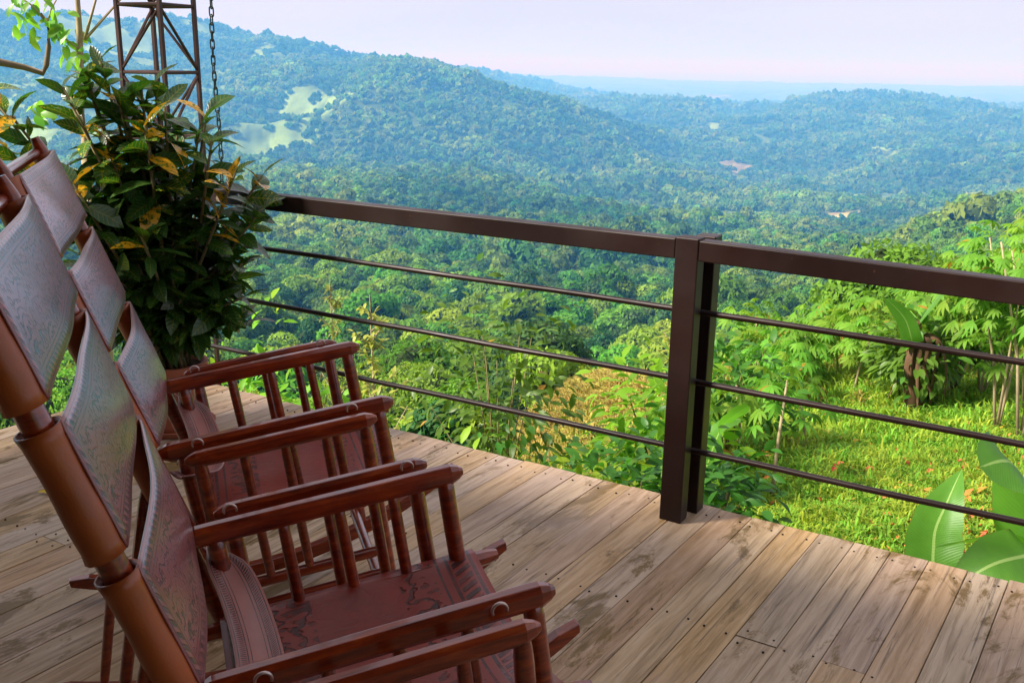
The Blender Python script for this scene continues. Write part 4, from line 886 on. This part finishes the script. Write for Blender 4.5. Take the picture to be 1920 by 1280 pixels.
# mature banana with a dried stem, farther up the slope
bx, by = pol(23.2, 10.2); bz = hz(bx, by)
ban2 = thing('banana_plant', 'tattered banana plant with dry brown leaves hanging round its stem', 'banana plant', (bx, by, bz)); core = Vector((bx, by, bz))
m = MB(); m.tube([(0, 0, -.1), (-.05, 0, .45), (-.1, 0, .95)], [.10, .085, .05], 10); m.build('stem', DRY, ban2, smooth=True)
for i in range(13):
    a = i * 0.5 + rnd.uniform(0, .5); hq = rnd.uniform(.05, .3); d = Vector((math.cos(a), math.sin(a), 0)); big_leaf(ban2, [core + Vector((-.08, 0, .85)), core + d * .16 + Vector((0, 0, .78)), core + d * rnd.uniform(.14, .26) + Vector((0, 0, .5)), core + d * rnd.uniform(.08, .3) + Vector((rnd.uniform(-.1, .1), 0, hq))], rnd.uniform(.04, .08), (-math.sin(a), math.cos(a), 0.2), DRY, .6, 'dry_leaf', .5)
big_leaf(ban2, [core + Vector((-.1, 0, .9)), eye(22.7, -14.3, 10.0), eye(22.1, -13.0, 9.9), eye(21.0, -12.0, 9.8)], 0.19, (0.6, -0.2, 0.5), fold=.3)
big_leaf(ban2, [core + Vector((-.1, 0, .9)), core + Vector((.2, -.1, 1.4)), core + Vector((.5, -.2, 1.25))], 0.18, (0.3, 0.8, 0.1), fold=.3)
for az, r, e1, lab, w_ in ((11.6, 6.6, [(11.7, -23), (12.5, -20.4), (13.3, -19.3), (14.2, -18.6)], 'young banana shoot with one pale leaf right of the railing post', .20), (10.0, 7.0, [(10.3, -23), (9.6, -21.2), (8.6, -20.3), (7.4, -19.8)], 'young banana shoot with one pale leaf left of the railing post', .19)):
    x, y = pol(az, r); zz = hz(x, y); tt = thing('banana_shoot', lab, 'banana plant', (x, y, zz)); q = Vector((x, y, zz))
    m = MB(); m.tube([(0, 0, -.1), (0, 0, .5)], [.035, .02], 8); m.build('stem', stem_g, tt, smooth=True)
    big_leaf(tt, [q + Vector((0, 0, .3))] + [eye(a, b, r - .1) for a, b in e1[1:]], w_, (0.3, -0.4, 0.8), fold=.3)
    big_leaf(tt, [q + Vector((0, 0, .4)), q + Vector((.12, .1, .75)), q + Vector((.3, .2, .8))], w_ * .8, (0, .8, 0.1), fold=.3)

# -- lawn: low ground cover and fallen red-brown leaves
GR = leafmat('lawn_cover', (0.21, 0.34, 0.03), (0.34, 0.54, 0.035), 0.6, 0.25, 0.35, 0.5, 0.04)
LIT = leafmat('fallen_leaf', (0.50, 0.17, 0.045), (0.4, 0.16, 0.03), 0.7, 0.2, 0.15, 0.6, 0.04)
def tuft(seed, n=16, h=0.085, w_=0.007, sp=0.08, mat=None):
    g = random.Random(seed); V = []; F = []
    for i in range(n):
        a = g.random() * 6.28; q = sp * math.sqrt(g.random()); bx_, by_ = math.cos(a) * q, math.sin(a) * q; an = g.random() * 6.28; hh = h * g.uniform(.5, 1.2); ln = hh * g.uniform(.3, 1.0); c, s = math.cos(an), math.sin(an); ww = w_ * g.uniform(.7, 1.6); k = len(V)
        V += [(bx_ - s * ww, by_ + c * ww, -.01), (bx_ + s * ww, by_ - c * ww, -.01), (bx_ + c * ln * .5 + s * ww, by_ + s * ln * .5 - c * ww, hh * .7), (bx_ + c * ln * .5 - s * ww, by_ + s * ln * .5 + c * ww, hh * .7), (bx_ + c * ln, by_ + s * ln, hh * .8)]
        F += [(k, k + 1, k + 2, k + 3), (k + 3, k + 2, k + 4, k + 4)]
    F = [f if f[2] != f[3] else f[:3] for f in F]; me = bpy.data.meshes.new('tuft'); me.from_pydata(V, [], F); me.materials.append(mat or GR); return me
def litter(seed):
    g = random.Random(seed); m = MB()
    for i in range(3):
        M_ = frame((g.uniform(-.08, .08), g.uniform(-.08, .08), .035 + .03 * g.random()), (g.gauss(0, 1), g.gauss(0, 1), g.gauss(0, .2)), (g.gauss(0, .3), g.gauss(0, .3), 1), g.uniform(.04, .075)); v, f, u = leaf_tpl(1, .45, 2, .3, .5)
        m.add([M_ @ Vector(p) for p in v], f, 0, u)
    return m.mesh('litter', LIT)
n = 70000; a = rng.uniform(-25, 36, n); q = np.sqrt(rng.uniform(3.6 ** 2, 15.5 ** 2, n)); x = q * np.sin(np.radians(a)); y = q * np.cos(np.radians(a))
off = (x - EDGE.x) * NDIR.x + (y - EDGE.y) * NDIR.y; k = off > 0.05
bare = np.exp(-(((a - 29) / 4.5) ** 2 + ((q - 5.6) / 1.2) ** 2)); soil = np.clip((fbm(x / 1.6 + 5, y / 1.6, 4) - 0.28) * 3, 0, 1)
k &= rng.random(n) > np.clip(bare * 0.95 + soil * 0.35, 0, .93)
x, y, q = x[k], y[k], q[k]
gn_forest('lawn', [tuft(1, 26, .08, .0045), tuft(2, 34, .055, .006), tuft(3, 18, .12, .004)], x, y, height(x, y), 0.55 + 0.6 * rng.random(len(x)) + 0.3 * (q > 9), rng.random(len(x)) * 6.28, rng.choice([0, 0, 1, 1, 1, 2], len(x)))
n = 5200; a = rng.uniform(2, 36, n); q = np.sqrt(rng.uniform(4 ** 2, 12 ** 2, n)); x = q * np.sin(np.radians(a)); y = q * np.cos(np.radians(a))
off = (x - EDGE.x) * NDIR.x + (y - EDGE.y) * NDIR.y; bare = np.exp(-(((a - 28) / 5) ** 2 + ((q - 5.8) / 1.6) ** 2)); pk = np.clip(fbm(x / 1.6 + 5, y / 1.6, 4) - .1, 0, 1)
k = (off > .05) & (rng.random(n) < np.clip(0.05 + bare * 1.2 + pk * .7, 0, 1)); x, y = x[k], y[k]
gn_forest('fallen_leaves', [litter(1), litter(2)], x, y, height(x, y), 0.8 + 0.7 * rng.random(len(x)), rng.random(len(x)) * 6.28, rng.integers(0, 2, len(x)))

n = 16000; cx, cy = pol(5.2, 19.6); x = cx + rng.normal(size=n) * 1.15; y = cy + rng.normal(size=n) * 3.2
DG = leafmat('dry_slope_grass', (0.36, 0.29, 0.07), (0.36, 0.31, 0.06), 0.8, 0.1, 0.3, 0.6, 0.04)
gn_forest('dry_grass', [tuft(5, 20, .16, .007, .10, DG), tuft(6, 20, .10, .008, .12, DG)], x, y, height(x, y), 0.7 + 0.8 * rng.random(n), rng.random(n) * 6.28, rng.integers(0, 2, n))

# -- croton in its pot
def croton_mat(name, dark, yel, amount):
    m = NT(name); uv = m.n('ShaderNodeUVMap'); sp = m.n('ShaderNodeSeparateXYZ'); m.l(uv.outputs[0], sp.inputs[0]); oi = m.n('ShaderNodeObjectInfo'); ge = m.n('ShaderNodeNewGeometry')
    x = m.math('ABSOLUTE', m.math('SUBTRACT', sp.outputs[0], 0.5)); vein = m.math('SINE', m.math('MULTIPLY', m.math('SUBTRACT', sp.outputs[1], m.math('MULTIPLY', x, 0.35)), 52.0))
    vm = m.ramp(vein, [(0.80, 0.0), (0.97, 1.0)]); midr = m.math('LESS_THAN', x, 0.035)
    rd = m.math('ADD', oi.outputs['Random'], m.math('MULTIPLY', ge.outputs['Random Per Island'], 5.7)); off = m.n('ShaderNodeCombineXYZ'); m.put(off.inputs[0], m.math('MULTIPLY', rd, 31)); m.put(off.inputs[1], m.math('MULTIPLY', rd, 17))
    bl = m.noise(m.mapv(uv.outputs[0], (1.6, 3.2, 1), off.outputs[0]), 2.0, 3); spot = m.ramp(bl, [(0.60 - amount, 0.0), (0.64 - amount, 1.0)])
    fac = m.math('MAXIMUM', m.math('MULTIPLY', m.math('MAXIMUM', vm, midr), 0.35 + amount), spot)
    c = m.mix(fac, m.hsv(dark, 0.5, 1, m.math('ADD', 0.6, m.math('MULTIPLY', m.math('FRACT', m.math('MULTIPLY', rd, 3.7)), 0.8))), yel)
    b = m.bsdf(c, 0.27, 0.5, m.bump(vein, 0.15, 0.002)); tr = m.n('ShaderNodeBsdfTranslucent'); m.put(tr.inputs[0], m.mix(fac, (0.05, 0.20, 0.01), yel))
    ms = m.n('ShaderNodeMixShader'); ms.inputs[0].default_value = 0.22; m.l(b.outputs[0], ms.inputs[1]); m.l(tr.outputs[0], ms.inputs[2]); m.l(ms.outputs[0], m.out.inputs[0]); return m.mat
cmats = [croton_mat('croton_leaf_dark', (0.020, 0.068, 0.013), (0.40, 0.34, 0.03), -0.12), croton_mat('croton_leaf_spotted', (0.035, 0.11, 0.014), (0.62, 0.50, 0.03), -0.02), croton_mat('croton_leaf_yellow', (0.07, 0.14, 0.015), (0.75, 0.38, 0.015), 0.16)]
tplK = [leaf_tpl(1, .44, 5, .22, .32, wave=.012), leaf_tpl(1, .36, 5, .3, .18, wave=.015), leaf_tpl(1, .54, 5, .15, .45)]
meK = [[tpl_mesh('leaf', tp, m) for tp in tplK] for m in cmats]
PX, PY = -1.50, 4.20
cro = thing('croton_plant', 'bushy croton with glossy dark and yellow spotted leaves in a terracotta pot', 'potted plant', (PX, PY, 0.0))
TER = plain('terracotta', (0.36, 0.115, 0.06), 0.6, 0.3, 18, 0.25)
m = MB(); prof = [(0.09, 0.0), (0.10, 0.01), (0.10, 0.03), (0.125, 0.18), (0.14, 0.27), (0.152, 0.275), (0.155, 0.31), (0.14, 0.312), (0.13, 0.28)]
n = 28; vs = [(r_0 * math.cos(2 * math.pi * j / n), r_0 * math.sin(2 * math.pi * j / n), z_0) for r_0, z_0 in prof for j in range(n)]
m.add(vs, [(i * n + j, i * n + (j + 1) % n, (i + 1) * n + (j + 1) % n, (i + 1) * n + j) for i in range(len(prof) - 1) for j in range(n)] + [tuple(range(n))[::-1]]); m.build('pot', TER, cro, auto=50)
m = MB(); m.tube([(0, 0, 0.24), (0, 0, 0.285)], [.135, .135], 20); m.build('soil', plain('potting_soil', (0.05, 0.03, 0.02), 0.95, 0.1, 60, .5), cro)
saucer = MB(); vs = [(r_0 * math.cos(2 * math.pi * j / n), r_0 * math.sin(2 * math.pi * j / n), z_0) for r_0, z_0 in [(0.12, 0.003), (0.165, 0.03), (0.172, 0.03), (0.155, 0.003)] for j in range(n)]
saucer.add(vs, [(i * n + j, i * n + (j + 1) % n, (i + 1) * n + (j + 1) % n, (i + 1) * n + j) for i in range(3) for j in range(n)]); saucer.build('saucer', TER, cro, auto=50)
LX = Vector((math.cos(R(20)), math.sin(R(20)), 0)); LY = Vector((-math.sin(R(20)), math.cos(R(20)), 0))   # across and away from the viewer
shoots = []
for i in range(52):                                        # tips of the shoots over a tall uneven dome
    u = rnd.uniform(-1, 1); v = rnd.uniform(-1, .6)
    w_ = rnd.uniform(0.0, 1.0)
    half = float(np.interp(w_, [0, .3, .6, .85, 1], [0.25, 0.32, 0.37, 0.32, 0.10]))
    shoots.append(Vector((0, 0, 0.40 + 1.08 * w_)) + LX * (half * u - 0.10 * w_ + .03) + LY * half * 0.8 * v)
shoots += [LX * -.24 + Vector((0, 0, 1.54)), LX * -.32 + Vector((0, 0, 1.48)) - LY * .1, LX * -.18 + Vector((0, 0, 1.58)), LX * -.60 + Vector((0, 0, 1.46)), LX * -.58 + Vector((0, 0, 1.30)) - LY * .1, LX * .02 + Vector((0, 0, 1.50)), LX * .42 + Vector((0, 0, 1.12)) - LY * .1, LX * .40 + Vector((0, 0, .98)) - LY * .15, LX * -.52 + Vector((0, 0, 1.36)), LX * -.48 + Vector((0, 0, 1.18)) - LY * .2, LX * -.24 + Vector((0, 0, 1.52)), LX * -.30 + Vector((0, 0, 1.44)), LX * .22 + Vector((0, 0, 1.38)), LX * .30 + Vector((0, 0, .62)) - LY * .2, LX * .32 + Vector((0, 0, .5)) - LY * .15]
stm = MB(); LS_ = []
for tp in shoots:
    b0 = Vector((rnd.uniform(-.06, .06), rnd.uniform(-.06, .06), .27)); md = b0.lerp(tp, .5) + Vector((0, 0, .10)) - (tp - b0) * .08
    stm.tube([b0, md, tp], [.011, .008, .005], 6)
    for k in range(27):
        f = 1 - (k / 27) * 0.66; p = md.lerp(tp, f * 2 - 1) if f > .5 else b0.lerp(md, f * 2); a = k * 2.4 + rnd.random(); el = rnd.uniform(0.35, 1.1) if k < 5 else rnd.uniform(-.5, .6)
        d = Vector((math.cos(a) * math.cos(el), math.sin(a) * math.cos(el), math.sin(el))) + (tp - Vector((0, 0, tp.z))) * 0.5
        LS_.append((k, frame(p, d, (rnd.gauss(0, .3), rnd.gauss(0, .3), 1), rnd.uniform(.11, .19) * (1 if k > 3 else .85), rnd.gauss(0, .4))))
stm.build('stem', stem_g, cro, smooth=True)
eyep = Vector((0, 0, 1.6)) - Vector((PX, PY, 0))
LS_.sort(key=lambda q: (q[1].translation - eyep).length - 0.25 * abs((q[1].translation).dot(LX)) - .3 * q[1].translation.z)
for i, (k, M_) in enumerate(LS_[:295]):
    zz = M_.translation.z; c = rnd.choices([0, 1, 2], [.55, .31, .06 if zz > 1.35 else .22])[0]; o = bpy.data.objects.new('leaf', meK[c][rnd.randrange(3)]); link(o, cro); o.matrix_local = M_
rest = LS_[295:]
leaf_mass('foliage', tplK[0], [q[1] for q in rest if rnd.random() < .8], cmats[0], cro)
leaf_mass('foliage', tplK[1], [q[1] for q in rest[::6]], cmats[1], cro)
print('croton leaves', len(LS_))

# -- slender tree at the upper left
def slender():
    bx_, by_ = pol(-22.9, 6.9); z0 = hz(bx_, by_); t = thing('slender_tree', 'slender tree with light green leaves beside the lattice mast', 'tree', (bx_, by_, z0)); o0 = Vector((bx_, by_, z0)); rr = 6.9
    m = MB(); m.tube([(0, 0, -.3), (0.02, 0, 1.5)] + [eye(a, e, rr) - o0 for a, e in ((-23.1, -5), (-23.0, -1.5), (-22.8, 1.1), (-22.75, 2.7), (-22.7, 6))], [.040, .034, .028, .024, .020, .016, .010], 8); m.build('trunk', stem_p, t, smooth=True)
    brs = [([(-22.6, .75), (-21.9, 2.7), (-21.3, 4.2)], [.010, .007, .004]), ([(-22.6, .75), (-20.7, 2.8), (-19.8, 3.8)], [.009, .006, .004]), ([(-30, .6), (-27.0, -.3), (-25.5, -.62), (-24.7, -.9), (-24.5, -.5), (-24.3, .4), (-24.2, 1.5), (-24.5, 2.0)], [.03, .024, .018, .017, .016, .014, .012, .006]),
           ([(-24.25, 1.5), (-24.8, 2.3), (-25.6, 2.9)], [.007, .005, .003]), ([(-24.2, 1.6), (-23.6, .9), (-22.8, .2)], [.007, .006, .004]), ([(-24.2, 1.6), (-24.0, 2.2), (-23.4, 3.2)], [.007, .005, .003]), ([(-22.8, .6), (-22.85, -.2)], [.006, .004])]
    for pts, rs_ in brs:
        m = MB(); m.tube([eye(a, e, rr - .05) - o0 for a, e in pts], rs_, 6); m.build('branch', stem_p if len(pts) < 8 else bark, t, smooth=True)
    lm = leafmat('translucent_young_leaf', (0.13, 0.30, 0.03), (0.28, 0.60, 0.04), .4, .4, .5, .3, .02); me = tpl_mesh('leaf', leaf_tpl(1, .46, 4, .15, .3), lm)
    cl = [(-25.4, 2.0, 12), (-25.0, .9, 5), (-25.2, 2.7, 8), (-24.0, 1.9, 9), (-23.7, 1.1, 9), (-23.2, .5, 8), (-22.8, .1, 6), (-24.3, 2.9, 6), (-23.3, 1.6, 6), (-25.6, 1.4, 5), (-22.6, -.5, 3), (-25.2, -2.4, 5), (-24.8, -3.0, 4)]
    for a, e, n_ in cl:
        for _ in range(n_):
            p = eye(a + rnd.gauss(0, .32), e + rnd.gauss(0, .30), rr + rnd.uniform(-.25, .15)) - o0
            o = bpy.data.objects.new('leaf', me); link(o, t); o.matrix_local = frame(p, (rnd.gauss(0, 1), rnd.gauss(-.3, .8), rnd.gauss(-.55, .5)), (rnd.gauss(0, .5), rnd.gauss(-.5, .4), 1), rnd.uniform(.07, .125), rnd.gauss(0, .3))
slender()

# one yellowed leaf lying on the boards behind the chairs
fl = tpl_mesh('fallen_leaf', leaf_tpl(1, .5, 4, .3, .5), plain('yellowed_leaf', (0.62, 0.42, 0.03), 0.5, 0.3, 30, .3)); o = bpy.data.objects.new('fallen_leaf', fl); link(o)
o.matrix_world = frame((-1.78, 3.46, 0.012), (0.8, 0.5, 0.0), (0.1, 0, 1), 0.075); tag(o, 'single yellow leaf lying on the deck boards behind the rocking chairs', 'leaf')
